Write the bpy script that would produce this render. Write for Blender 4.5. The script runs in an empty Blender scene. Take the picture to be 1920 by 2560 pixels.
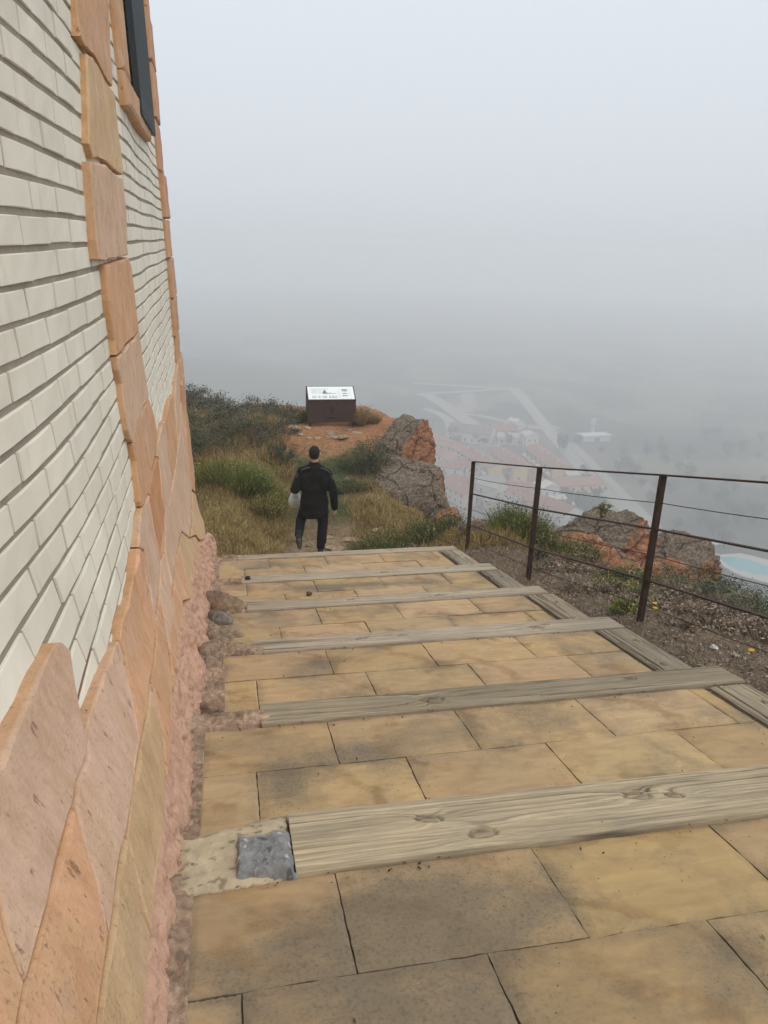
import bpy, bmesh, math, random
import numpy as np
from mathutils import Matrix, Vector, Euler

# ------------------------------------------------------------------ camera, sky, sun, exposure
sc = bpy.context.scene
COL = sc.collection
R_ = math.radians
EYE = np.array([0., 0., 1.6])                       # eye height above the upper landing; +Y runs down the stepped path
def _camera_axes(pitch=19.3, roll=2.0, yaw=12.127):
    p, r, w = R_(pitch), R_(roll), R_(yaw)
    fw = np.array([0, math.cos(p), -math.sin(p)]); rt = np.array([1., 0, 0]); up = np.cross(rt, fw)
    rt, up = math.cos(r)*rt + math.sin(r)*up, math.cos(r)*up - math.sin(r)*rt
    M = np.array([[math.cos(w), math.sin(w), 0], [-math.sin(w), math.cos(w), 0], [0, 0, 1]])
    return M@rt, M@up, M@fw
AX = _camera_axes()
cam_data = bpy.data.cameras.new("camera")
cam = bpy.data.objects.new("camera", cam_data); COL.objects.link(cam)
cam_data.lens = 27.0; cam_data.sensor_width = 36.0; cam_data.clip_start = 0.05; cam_data.clip_end = 6000
cam.matrix_world = Matrix(((AX[0][0], AX[1][0], -AX[2][0], EYE[0]), (AX[0][1], AX[1][1], -AX[2][1], EYE[1]),
                           (AX[0][2], AX[1][2], -AX[2][2], EYE[2]), (0, 0, 0, 1)))
sc.camera = cam
sc.view_settings.view_transform = 'Standard'; sc.view_settings.look = 'None'
sc.view_settings.exposure = 0.16; sc.view_settings.gamma = 1.0
sc.cycles.volume_bounces = 4

SUN_EL, SUN_AZ = R_(48), R_(150)
world = bpy.data.worlds.new("World"); sc.world = world; world.use_nodes = True
nt = world.node_tree; nt.nodes.clear()
_n = nt.nodes.new
out = _n('ShaderNodeOutputWorld'); bg = _n('ShaderNodeBackground'); sky = _n('ShaderNodeTexSky')
sky.sky_type = 'NISHITA'; sky.sun_disc = False; sky.sun_elevation = SUN_EL; sky.sun_rotation = SUN_AZ
sky.dust_density = 6.0; sky.air_density = 1.0
hsv = _n('ShaderNodeHueSaturation'); hsv.inputs['Saturation'].default_value = 0.3; hsv.inputs['Value'].default_value = 1.0
tc = _n('ShaderNodeTexCoord'); sep = _n('ShaderNodeSeparateXYZ')
ramp = _n('ShaderNodeValToRGB')                       # overcast cloud layer: brighter towards the zenith
e = ramp.color_ramp.elements
OV = [(0.0, (6.35, 6.65, 7.1)), (0.06, (6.75, 7.1, 7.65)), (0.25, (7.4, 7.9, 8.45)), (0.6, (9.7, 9.9, 10.2)), (1.0, (11.5, 11.6, 11.7))]
e[0].position = 0; e[0].color = tuple(c/12 for c in OV[0][1])+(1,); e[1].position = 1; e[1].color = tuple(c/12 for c in OV[-1][1])+(1,)
for p_, c_ in OV[1:-1]:
    k = e.new(p_); k.color = tuple(c/12 for c in c_)+(1,)
sc12 = _n('ShaderNodeVectorMath'); sc12.operation = 'SCALE'; sc12.inputs['Scale'].default_value = 12.0
mix = _n('ShaderNodeMixRGB'); mix.inputs['Fac'].default_value = 0.88
L_ = nt.links.new
L_(tc.outputs['Generated'], sep.inputs[0]); L_(sep.outputs['Z'], ramp.inputs[0]); L_(ramp.outputs[0], sc12.inputs[0])
L_(sky.outputs[0], hsv.inputs['Color']); L_(hsv.outputs[0], mix.inputs[1]); L_(sc12.outputs[0], mix.inputs[2])
L_(mix.outputs[0], bg.inputs['Color']); bg.inputs['Strength'].default_value = 0.1
L_(bg.outputs[0], out.inputs['Surface'])
sun_d = bpy.data.lights.new("sun", 'SUN'); sun_d.energy = 0.6; sun_d.angle = R_(25); sun_d.color = (1, .96, .9)
sun = bpy.data.objects.new("sun", sun_d); COL.objects.link(sun)
sun.rotation_euler = (R_(90)-SUN_EL, 0, math.pi-SUN_AZ)

# ------------------------------------------------------------------ helpers
rng = np.random.default_rng(7)
def _h(ix, iy, iz, s):
    n = (ix.astype(np.int64)*374761393 + iy.astype(np.int64)*668265263 + iz.astype(np.int64)*2147483647 + s*974634777) & 0xffffffff
    n = ((n ^ (n >> 13))*1274126177) & 0xffffffff
    n = ((n ^ (n >> 16))*2246822519) & 0xffffffff
    return ((n ^ (n >> 15)) & 0xffffff)/float(0xffffff)
def vn(x, y, z=0., s=0):
    x, y, z = np.broadcast_arrays(np.asarray(x, float), np.asarray(y, float), np.asarray(z, float))
    ix, iy, iz = np.floor(x), np.floor(y), np.floor(z)
    fx, fy, fz = x-ix, y-iy, z-iz
    fx, fy, fz = fx*fx*(3-2*fx), fy*fy*(3-2*fy), fz*fz*(3-2*fz)
    r = 0
    for a in (0, 1):
        for b in (0, 1):
            for c in (0, 1):
                w = (fx if a else 1-fx)*(fy if b else 1-fy)*(fz if c else 1-fz)
                r = r + w*_h(ix+a, iy+b, iz+c, s)
    return r*2-1
def fbm(x, y, z=0., s=0, o=4):
    r, a, f = 0, .5, 1.
    for k in range(o):
        r = r + a*vn(np.asarray(x)*f, np.asarray(y)*f, np.asarray(z)*f, s+k*17); a *= .5; f *= 2.03
    return r
def sm(x, a, b):
    t = np.clip((np.asarray(x, float)-a)/(b-a), 0, 1); return t*t*(3-2*t)

def tag(o, label=None, cat=None, group=None, kind=None):
    if label: o['label'] = label
    if cat: o['category'] = cat
    if group: o['group'] = group
    if kind: o['kind'] = kind
    return o
def empty(name, loc, rz=0., **k):
    o = bpy.data.objects.new(name, None); COL.objects.link(o); o.location = loc; o.rotation_euler = (0, 0, rz)
    o.empty_display_size = .1
    return tag(o, **k)
def link(name, me, mats=None, parent=None, loc=None):
    o = bpy.data.objects.new(name, me); COL.objects.link(o)
    if parent: o.parent = parent
    if loc is not None: o.location = loc
    if mats is not None:
        for m in (mats if isinstance(mats, (list, tuple)) else [mats]): me.materials.append(m)
    return o
def mesh(name, V, F, mats=None, parent=None, loc=None, smooth=False, mi=None, col=None, **k):
    """V: n x 3, F: list of faces or (m x 3|4) arrays in a list; col: n x 3 point colours"""
    me = bpy.data.meshes.new(name)
    V = np.asarray(V, np.float32)
    if isinstance(F, np.ndarray): F = [F]
    if len(F) and isinstance(F[0], np.ndarray) and F[0].ndim == 2:
        lt = np.concatenate([np.full(len(a), a.shape[1], np.int32) for a in F])
        lv = np.concatenate([a.reshape(-1) for a in F]).astype(np.int32)
    else:
        lt = np.array([len(f) for f in F], np.int32); lv = np.array([i for f in F for i in f], np.int32)
    me.vertices.add(len(V)); me.vertices.foreach_set('co', V.reshape(-1))
    me.loops.add(len(lv)); me.loops.foreach_set('vertex_index', lv)
    me.polygons.add(len(lt)); me.polygons.foreach_set('loop_start', np.concatenate([[0], np.cumsum(lt)[:-1]]).astype(np.int32))
    try: me.polygons.foreach_set('loop_total', lt)
    except Exception: pass
    if mi is not None: me.polygons.foreach_set('material_index', np.asarray(mi, np.int32))
    me.polygons.foreach_set('use_smooth', np.full(len(lt), bool(smooth)))
    me.update(calc_edges=True)
    if col is not None:
        at = me.attributes.new('Col', 'FLOAT_COLOR', 'POINT')
        c = np.ones((len(V), 4), np.float32); c[:, :3] = col
        at.data.foreach_set('color', c.reshape(-1))
    me.validate()
    o = link(name, me, mats, parent, loc)
    return tag(o, **k) if k else o
def grid_faces(nu, nv):
    i = np.arange((nu-1)*nv).reshape(nu-1, nv)[:, :-1].reshape(-1)
    return np.stack([i, i+nv, i+nv+1, i+1], 1)
class MB:
    """collects simple shapes that become ONE mesh"""
    def __init__(s): s.v = []; s.f = []; s.m = []; s.c = []; s.n = 0
    def add(s, V, F, m=0, c=(1, 1, 1)):
        V = np.asarray(V, float)
        s.v.append(V); s.f += [[i+s.n for i in f] for f in F]; s.m += [m]*len(F); s.n += len(V)
        s.c.append(np.broadcast_to(np.asarray(c, float), (len(V), 3))); return s
    def box(s, lo, hi, m=0, c=(1, 1, 1), b=0.):
        lo, hi = np.array(lo, float), np.array(hi, float)
        if b <= 0:
            V = [[(lo, hi)[i][0], (lo, hi)[j][1], (lo, hi)[k][2]] for i in (0, 1) for j in (0, 1) for k in (0, 1)]
            F = [[0, 1, 3, 2], [4, 6, 7, 5], [0, 4, 5, 1], [2, 3, 7, 6], [0, 2, 6, 4], [1, 5, 7, 3]]
            return s.add(V, F, m, c)
        bm = bmesh.new(); bmesh.ops.create_cube(bm, size=1)
        for v in bm.verts: v.co = Vector((lo+hi)/2) + Vector(np.array(v.co)*(hi-lo))
        bmesh.ops.bevel(bm, geom=bm.edges[:], offset=b, segments=2, affect='EDGES', profile=.6)
        return s.bm(bm, m, c)
    def bm(s, bm, m=0, c=(1, 1, 1)):
        bm.verts.index_update()
        s.add([v.co[:] for v in bm.verts], [[v.index for v in f.verts] for f in bm.faces], m, c); bm.free(); return s
    def bar(s, a, b, w, h, up=(0, 0, 1), m=0, c=(1, 1, 1)):
        a, b = np.array(a, float), np.array(b, float); d = b-a; d /= np.linalg.norm(d)
        sx = np.cross(d, up); sx /= np.linalg.norm(sx); uz = np.cross(sx, d)
        V = [p+sx*w/2*i+uz*h/2*j for p in (a, b) for i, j in ((-1, -1), (1, -1), (1, 1), (-1, 1))]
        return s.add(V, [[3, 2, 1, 0], [4, 5, 6, 7], [0, 1, 5, 4], [1, 2, 6, 5], [2, 3, 7, 6], [3, 0, 4, 7]], m, c)
    def tube(s, pts, r, n=8, m=0, c=(1, 1, 1)):
        pts = [np.array(p, float) for p in pts]; r = np.broadcast_to(r, (len(pts),))
        V = []; u0 = np.array([.3, .2, .93])
        for i, p in enumerate(pts):
            d = pts[min(i+1, len(pts)-1)]-pts[max(i-1, 0)]; d = d/np.linalg.norm(d)
            a = np.cross(d, u0); a /= np.linalg.norm(a); b = np.cross(d, a)
            V += [p+r[i]*(math.cos(t)*a+math.sin(t)*b) for t in np.arange(n)*2*math.pi/n]
        F = [[i*n+j, i*n+(j+1) % n, (i+1)*n+(j+1) % n, (i+1)*n+j] for i in range(len(pts)-1) for j in range(n)]
        F += [list(range(n))[::-1], [(len(pts)-1)*n+j for j in range(n)]]
        return s.add(V, F, m, c)
    def build(s, name, mats, parent=None, loc=None, smooth=False, **k):
        return mesh(name, np.concatenate(s.v), s.f, mats, parent, loc, smooth, s.m, np.concatenate(s.c), **k)

def ray(px, py):
    """direction through a point of the 1920 x 2560 photograph"""
    return AX[2] + AX[0]*(px-960)/1920. - AX[1]*(py-1280)/1920.
def on_valley(px, py, z=-100.):
    d = ray(px, py); return EYE + d*((z-EYE[2])/d[2])
def at_y(px, py, y):
    d = ray(px, py); return EYE + d*(y/d[1])

# ------------------------------------------------------------------ materials
def mat(name, rough=.8, spec=.3):
    m = bpy.data.materials.new(name); m.use_nodes = True
    t = m.node_tree; b = t.nodes['Principled BSDF']
    b.inputs['Roughness'].default_value = rough; b.inputs['Specular IOR Level'].default_value = spec
    return m, t, b
class NB:
    """small node builder"""
    def __init__(s, t): s.t = t
    def n(s, typ, **k):
        x = s.t.nodes.new(typ)
        for a, v in k.items():
            if a.startswith('i_'):
                key = a[2:]; key = int(key) if key.isdigit() else key.replace('_', ' ')
                if isinstance(v, bpy.types.NodeSocket): s.t.links.new(v, x.inputs[key])
                else: x.inputs[key].default_value = v
            else: setattr(x, a, v)
        return x
    def coord(s, scale=(1, 1, 1), kind='Object', rot=(0, 0, 0)):
        tc = s.n('ShaderNodeTexCoord'); mp = s.n('ShaderNodeMapping')
        mp.inputs['Scale'].default_value = scale; mp.inputs['Rotation'].default_value = rot
        s.t.links.new(tc.outputs[kind], mp.inputs[0]); return mp.outputs[0]
    def noise(s, vec, scale, detail=5, rough=.55, dist=0.):
        x = s.n('ShaderNodeTexNoise'); x.inputs['Scale'].default_value = scale; x.inputs['Detail'].default_value = detail
        x.inputs['Roughness'].default_value = rough; x.inputs['Distortion'].default_value = dist
        s.t.links.new(vec, x.inputs['Vector']); return x.outputs['Fac']
    def ramp(s, fac, stops):
        x = s.n('ShaderNodeValToRGB'); e = x.color_ramp.elements
        for i, (p, c) in enumerate(stops):
            c = (c, c, c) if np.isscalar(c) else c
            k = e[i] if i < 2 else e.new(p)
            k.position = p; k.color = tuple(c)+(1,)
        s.t.links.new(fac, x.inputs[0]); return x.outputs[0]
    def mix(s, fac, a, b, mode='MIX'):
        x = s.n('ShaderNodeMixRGB', blend_type=mode)
        for i, v in ((0, fac), (1, a), (2, b)):
            if isinstance(v, bpy.types.NodeSocket): s.t.links.new(v, x.inputs[i])
            elif i == 0: x.inputs[0].default_value = v
            else: x.inputs[i].default_value = tuple(v)+(1,)
        return x.outputs[0]
    def attr(s, name='Col'):
        return s.n('ShaderNodeAttribute', attribute_name=name).outputs['Color']
    def bump(s, b, h, strength=.4, dist=.01):
        x = s.n('ShaderNodeBump'); x.inputs['Strength'].default_value = strength; x.inputs['Distance'].default_value = dist
        s.t.links.new(h, x.inputs['Height']); s.t.links.new(x.outputs[0], b.inputs['Normal'])
    def math(s, op, a, b=0.):
        x = s.n('ShaderNodeMath', operation=op)
        for i, v in ((0, a), (1, b)):
            if isinstance(v, bpy.types.NodeSocket): s.t.links.new(v, x.inputs[i])
            else: x.inputs[i].default_value = v
        return x.outputs[0]
    def base(s, b, c): s.t.links.new(c, b.inputs['Base Color'])

def m_tint(name, rough=.85, var=.35, scale=20., bump=.3, bd=.01, spec=.25, detail=6):
    """colour from the mesh's own tint, broken up by noise"""
    m, t, b = mat(name, rough, spec); q = NB(t); v = q.coord()
    n1 = q.noise(v, scale, detail); n2 = q.noise(v, scale*6, 4)
    c = q.mix(1., q.attr(), q.ramp(n1, [(.25, 1-var), (.75, 1+var*.7)]), 'MULTIPLY')
    q.base(b, c); q.bump(b, q.math('ADD', n1, q.math('MULTIPLY', n2, .4)), bump, bd); return m
def m_plain(name, col, rough=.7, var=.15, scale=8., metal=0., spec=.3, bump=.0, bd=.005):
    m, t, b = mat(name, rough, spec); q = NB(t); v = q.coord()
    n1 = q.noise(v, scale, 5)
    q.base(b, q.mix(n1, tuple(x*(1-var) for x in col), tuple(x*(1+var) for x in col)))
    b.inputs['Metallic'].default_value = metal
    if bump: q.bump(b, q.noise(v, scale*4, 4), bump, bd)
    return m
M = {}
def _brick():
    m, t, b = mat('white_brick', .85, .2); q = NB(t); v = q.coord()
    n1 = q.noise(v, 3., 6); n2 = q.noise(v, 60., 4)
    c = q.mix(1., q.attr(), q.ramp(n1, [(.3, (.90, .89, .86)), (.7, (1.04, 1.04, 1.03))]), 'MULTIPLY')
    st = q.noise(q.coord((6, 6, .8)), 2.2, 4)                     # run-off streaks
    c = q.mix(q.ramp(st, [(.60, 0.), (.78, .35)]), c, (.46, .42, .38))
    q.base(b, c); q.bump(b, q.math('ADD', q.noise(v, 12., 4), q.math('MULTIPLY', n2, .35)), .35, .006); return m
def _stone():
    m, t, b = mat('orange_sandstone', .85, .2); q = NB(t); v = q.coord()
    n1 = q.noise(q.coord((1.2, 1.2, .5), rot=(.15, 0, 0)), 5., 5, .6, .6); n2 = q.noise(v, 90., 3); n3 = q.noise(q.coord((1, 1, .35)), 26., 5, .65)
    n4 = q.noise(q.coord((2., 2., .55), rot=(.1, 0, 0)), 2.6, 4, .6, .8); n5 = q.noise(q.coord((1, 1, .22)), 30., 4, .6)
    c = q.mix(1., q.attr(), q.ramp(n1, [(.25, (.86, .82, .76)), (.5, (1, 1, 1)), (.78, (1.10, 1.14, 1.18))]), 'MULTIPLY')
    c = q.mix(q.ramp(n4, [(.42, 0.), (.70, .45)]), c, (.53, .365, .20))
    c = q.mix(q.ramp(q.noise(v, 3.4, 4), [(.52, 0.), (.70, .4)]), c, (.60, .42, .34))
    c = q.mix(1., c, q.ramp(n5, [(.3, .90), (.7, 1.08)]), 'MULTIPLY')
    c = q.mix(q.math('MULTIPLY', q.ramp(n2, [(.56, 0.), (.70, .5)]), q.ramp(n4, [(.35, .25), (.65, 1.)])), c, (.24, .14, .085))
    c = q.mix(q.ramp(n3, [(.64, 0.), (.72, .7)]), c, (.22, .115, .06))          # pits
    q.base(b, c); q.bump(b, q.math('SUBTRACT', q.math('ADD', n1, q.math('MULTIPLY', n2, .25)), q.ramp(n3, [(.64, 0.), (.72, .9)])), .6, .016); return m
def _rough():
    m, t, b = mat('pink_stucco', .9, .15); q = NB(t); v = q.coord()
    n1 = q.noise(v, 14., 6, .6); n2 = q.noise(v, 55., 5, .65)
    c = q.ramp(n1, [(.25, (.44, .26, .18)), (.5, (.58, .355, .25)), (.8, (.66, .43, .32))])
    c = q.mix(q.ramp(n2, [(.62, 0.), (.70, .8)]), c, (.20, .12, .08))
    q.base(b, c); q.bump(b, q.math('ADD', n1, q.math('MULTIPLY', n2, -.5)), .7, .02); return m
def _slab():
    m, t, b = mat('sandstone_slab', .8, .25); q = NB(t); v = q.coord()
    n1 = q.noise(v, 1.6, 5, .6); n2 = q.noise(v, 2.3, 8, .68, .3); n3 = q.noise(v, 120., 3); n4 = q.noise(v, 75., 5, .75); n5 = q.noise(q.coord((1, 3.2, 3), rot=(0, 0, .5)), 5., 6, .62, .7)
    wv = q.n('ShaderNodeTexWave', wave_type='BANDS', bands_direction='DIAGONAL'); wv.inputs['Scale'].default_value = .9
    wv.inputs['Distortion'].default_value = 14.; wv.inputs['Detail'].default_value = 4; wv.inputs['Detail Scale'].default_value = 1.2
    t.links.new(v, wv.inputs['Vector'])
    c = q.mix(1., q.attr(), q.ramp(n1, [(.25, (.88, .88, .9)), (.75, (1.13, 1.1, 1.0))]), 'MULTIPLY')
    vein = q.math('MULTIPLY', q.ramp(wv.outputs['Fac'], [(.0, .0), (.78, .0), (.97, .65)]), q.ramp(n2, [(.4, 0.), (.6, 1.)]))
    c = q.mix(vein, c, (.30, .17, .065))
    sp = q.n('ShaderNodeAttribute', attribute_name='stain').outputs['Fac']
    f2 = q.math('ADD', n2, q.math('MULTIPLY', sp, .34))
    c = q.mix(1., c, q.ramp(n5, [(.28, (.84, .83, .80)), (.72, (1.12, 1.12, 1.10))]), 'MULTIPLY')
    c = q.mix(q.ramp(f2, [(.50, 0.), (.76, .72)]), c, (.155, .137, .105))        # blotches of old lichen
    c = q.mix(q.math('MULTIPLY', q.ramp(f2, [(.50, 0.), (.72, 1.)]), q.ramp(n4, [(.49, 0.), (.65, .55)])), c, (.09, .078, .06))
    c = q.mix(q.ramp(n3, [(.62, 0.), (.74, .25)]), c, (.17, .13, .07))
    vo = q.n('ShaderNodeTexVoronoi'); vo.inputs['Scale'].default_value = 26.; t.links.new(v, vo.inputs['Vector'])
    c = q.mix(q.math('MULTIPLY', q.ramp(vo.outputs['Distance'], [(.07, .8), (.13, 0.)]), q.ramp(n1, [(.48, 0.), (.56, 1.)])), c, (.12, .085, .05))
    q.base(b, c); q.bump(b, q.math('ADD', q.math('ADD', n2, q.math('MULTIPLY', n4, .4)), q.math('MULTIPLY', n3, .25)), .35, .006); return m
def _wood():
    m, t, b = mat('weathered_wood', .8, .2); q = NB(t)
    v = q.coord((2.2, 45, 20)); n1 = q.noise(v, 3., 5, .6); n2 = q.noise(q.coord(), 4., 4)
    c = q.mix(1., q.attr(), q.ramp(n1, [(.3, .74), (.7, 1.18)]), 'MULTIPLY')
    c = q.mix(1., c, q.ramp(n2, [(.3, (.9, .9, .92)), (.7, (1.08, 1.04, .98))]), 'MULTIPLY')
    q.base(b, c); q.bump(b, n1, .5, .004); return m
def _rust():
    m, t, b = mat('rusty_steel', .75, .3); q = NB(t); v = q.coord()
    n = q.noise(v, 25., 6, .65)
    q.base(b, q.ramp(n, [(.3, (.022, .014, .011)), (.6, (.05, .027, .018)), (.8, (.085, .042, .024))])); q.bump(b, n, .3, .003); return m
def _ground():
    m, t, b = mat('hill_ground', .95, .1); q = NB(t); v = q.coord()
    n1 = q.noise(v, 1.3, 8, .65); n2 = q.noise(v, 14., 6, .7); n3 = q.noise(v, 60., 4, .6)
    c = q.mix(1., q.attr(), q.ramp(n1, [(.25, .62), (.75, 1.3)]), 'MULTIPLY')
    c = q.mix(1., c, q.ramp(n2, [(.28, .5), (.72, 1.4)]), 'MULTIPLY')
    vo = q.n('ShaderNodeTexVoronoi'); vo.inputs['Scale'].default_value = 22.; t.links.new(v, vo.inputs['Vector'])
    c = q.mix(q.math('MULTIPLY', q.ramp(vo.outputs['Distance'], [(.12, .75), (.3, 0.)]), q.ramp(n1, [(.45, 0.), (.6, 1.)])), c, (.33, .27, .2))
    q.base(b, c); q.bump(b, q.math('ADD', n2, q.math('MULTIPLY', n3, .5)), .9, .03); return m
def _leaf(name, rough=.75):
    m, t, b = mat(name, rough, .25); q = NB(t)
    q.base(b, q.attr()); return m
def _rock():
    m, t, b = mat('lichen_rock', .9, .15); q = NB(t); v = q.coord()
    n1 = q.noise(v, 3.2, 7, .65); n2 = q.noise(v, 26., 7, .75); n3 = q.noise(q.coord((1, 1, 3)), 6., 7, .7, .4)
    red = q.ramp(n3, [(.33, (.15, .06, .035)), (.45, (.32, .14, .075)), (.55, (.42, .20, .11)), (.68, (.55, .35, .23))])
    grey = q.ramp(n2, [(.34, (.07, .052, .04)), (.46, (.17, .13, .095)), (.56, (.27, .22, .165)), (.68, (.46, .41, .33))])
    at = q.n('ShaderNodeAttribute', attribute_name='bare').outputs['Fac']
    f = q.math('ADD', at, q.math('MULTIPLY', q.math('SUBTRACT', n1, .5), 1.9))
    c = q.mix(q.ramp(f, [(.40, 0.), (.58, 1.)]), grey, red)
    c = q.mix(q.ramp(q.noise(v, 9., 4), [(.62, 0.), (.7, .5)]), c, (.42, .37, .28))
    cv = q.n('ShaderNodeTexVoronoi', feature='DISTANCE_TO_EDGE'); cv.inputs['Scale'].default_value = 1.9
    mv = q.n('ShaderNodeMixRGB'); mv.inputs[0].default_value = .22; t.links.new(v, mv.inputs[1])
    nz_ = q.n('ShaderNodeTexNoise'); nz_.inputs['Scale'].default_value = 3.; t.links.new(v, nz_.inputs['Vector']); t.links.new(nz_.outputs['Color'], mv.inputs[2])
    t.links.new(mv.outputs[0], cv.inputs['Vector'])
    crk = q.ramp(cv.outputs['Distance'], [(.0, 1.), (.035, 0.)])
    c = q.mix(q.math('MULTIPLY', crk, .75), c, (.05, .03, .022))                # joints and fractures
    q.base(b, c); q.bump(b, q.math('SUBTRACT', q.math('ADD', n2, n3), q.math('MULTIPLY', crk, .8)), .9, .06); return m
M['brick'] = _brick(); M['stone'] = _stone(); M['rough'] = _rough(); M['slab'] = _slab(); M['wood'] = _wood()
M['rust'] = _rust(); M['ground'] = _ground(); M['rock'] = _rock(); M['leaf'] = _leaf('foliage'); M['dry'] = _leaf('dry_stems', .85)
M['mortar'] = m_plain('mortar', (.29, .255, .20), .95, .25, 20., bump=.4)
M['seam'] = m_plain('seam_mortar', (.24, .14, .085), .95, .25, 30., bump=.4)
M['joint'] = m_plain('joint_dirt', (.085, .065, .045), .95, .4, 15., bump=.5)
M['iron'] = m_plain('dark_iron', (.028, .036, .042), .6, .3, 40.)
M['cement'] = m_tint('grey_cement', .9, .35, 25., .6, .01)
M['pale'] = m_tint('pale_stone', .85, .3, 14., .5, .01)
M['pebble'] = m_tint('field_stone', .9, .6, 24., .9, .03)
M['dirt'] = m_tint('packed_dirt', .95, .5, 30., .8, .02)
M['tint'] = m_tint('painted_plaster', .85, .08, 2., .1, .02)
M['roof'] = m_tint('clay_roof', .85, .25, 1.5, .2, .05)
M['glass'] = m_plain('window_glass', (.05, .06, .07), .2, .2, 1.)
M['asphalt'] = m_plain('pale_road', (.25, .235, .21), .9, .15, .08)
M['water'] = m_plain('pool_water', (.10, .29, .32), .15, .1, .3)
M['deck'] = m_plain('pool_deck', (.38, .36, .33), .85, .12, .3)
M['corten'] = m_plain('corten_steel', (.055, .033, .028), .7, .3, 6., spec=.3, bump=.15)
M['board'] = m_plain('white_board', (.80, .84, .84), .35, .02, 3.)
M['ink'] = m_tint('printed_ink', .4, .1, 8., .0)
M['jacket'] = m_plain('black_jacket', (.006, .006, .007), .85, .3, 30., spec=.15, bump=.3, bd=.01)
M['trousers'] = m_plain('navy_trousers', (.010, .011, .017), .9, .3, 30., spec=.1, bump=.3, bd=.01)
M['red'] = m_plain('red_stripe', (.16, .012, .014), .8)
M['white'] = m_plain('white_trim', (.6, .6, .6), .7)
M['trim'] = m_plain('grey_piping', (.22, .22, .22), .7)
M['skin'] = m_plain('skin', (.48, .25, .18), .6, .12, 20.)
M['hair'] = m_plain('dark_hair', (.012, .008, .006), .8, .5, 120., bump=.5)
M['shoe'] = m_plain('black_shoe', (.012, .012, .012), .6)
M['sole'] = m_plain('shoe_sole', (.13, .13, .11), .8)
M['bag'] = m_plain('white_plastic', (.72, .72, .72), .4, .06, 14., bump=.3, bd=.01)
M['yellow'] = m_plain('yellow_petals', (.75, .45, .02), .7)
# ------------------------------------------------------------------ terrain: one sheet from the path to the far plain
SL, RISE = 0.1794, 0.10
NEAR = [1.97, 3.30, 4.60, 5.90, 7.20, 8.68]          # uphill edge of each step timber
FAR = [2.33, 3.555, 4.86, 6.165, 7.485, 8.90]        # its downhill edge, where the tread drops
def tread_z(y):
    y = np.asarray(y, float); z = -SL*y
    for f in FAR[:-1]: z = z - RISE*(y >= f)
    return z
ZY = np.array([[-60, 2.0], [-6, .9], [-3, .74], [0, -.02], [8.9, -2.2], [9.2, -2.55], [10.3, -2.92], [11.5, -3.22], [12.6, -3.24], [14, -3.02], [16, -2.78], [18, -2.58], [21, -2.6], [30, -2.7], [4000, -2.7]])
EDGE = np.array([[-60, 9], [0, 8.4], [6, 8.0], [9.5, 8.0], [10.6, 7.2], [11.4, 4.6], [12.2, 3.5], [13.4, 3.4], [14.4, 3.75], [16, 3.95], [17, 4.4], [19, 4.4], [21, 3.5], [4000, 3.5]])
def ground_z(x, y, fine=True):
    x, y = np.asarray(x, float), np.asarray(y, float)
    z = np.interp(y, ZY[:, 0], ZY[:, 1])
    pathx = np.interp(y, [8, 11.5, 14, 18], [1.5, 1.45, 1.75, 2.4])
    off = x-pathx
    far = sm(y, 9.2, 11.)*(1-sm(y, 16, 19))
    z = z + far*(.55*sm(-off, .5, 1.9)*(1-.35*sm(y, 12, 16)) + .22*sm(off, .6, 2.0))
    # right-hand verge above the last drop keeps the line of the stairs a little longer
    z = z + sm(x, 2.9, 3.4)*sm(y, 8.9, 9.3)*(1-sm(y, 9.6, 12.2))*.35
    z = z - (.07+.25*(1-sm(y, 9.6, 11.5)))*np.clip(x-3.7, 0, 20)*(y < 30) - .02*np.clip(-x-3, 0, 20)
    d1 = np.clip(x-np.interp(y, EDGE[:, 0], EDGE[:, 1]), 0, None)
    d2 = np.clip(y-20.5-.25*vn(x*.5, y*.5, 0, 5), 0, None)
    d3 = np.clip(-x-9-.3*y, 0, None)*.6
    d = np.sqrt(d1**2+d2**2+d3**2)
    z = z - .86*np.maximum(d-.35*(1-np.exp(-d/.35)), 0) - 7.5*sm(np.sqrt(d1**2+d2**2), .05, 2.4)
    z = z - .42*sm(x, 2.7, 3.6)*sm(y, 12, 13.5)*(1-sm(y, 16.2, 17.6))
    if fine:
        w = sm(np.abs(x-1.4), 1.55, 1.9) + sm(y, 9., 9.5); w = np.clip(w, 0, 1)
        z = z + w*(fbm(x*.9, y*.9, 0, 3)*.13 + fbm(x*4, y*4, 0, 9, 3)*.05)
        z = z + sm(d, 3, 40)*fbm(x/18, y/18, 0, 21)*6
    spur = np.clip(24*np.exp(-((x+90)/150.)**2-((y-560)/120.)**2)-3, 0, 99)
    plain = -100 + spur*(1+.25*fbm(x/60, y/60, 0, 31))
    return np.maximum(z, plain)

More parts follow.
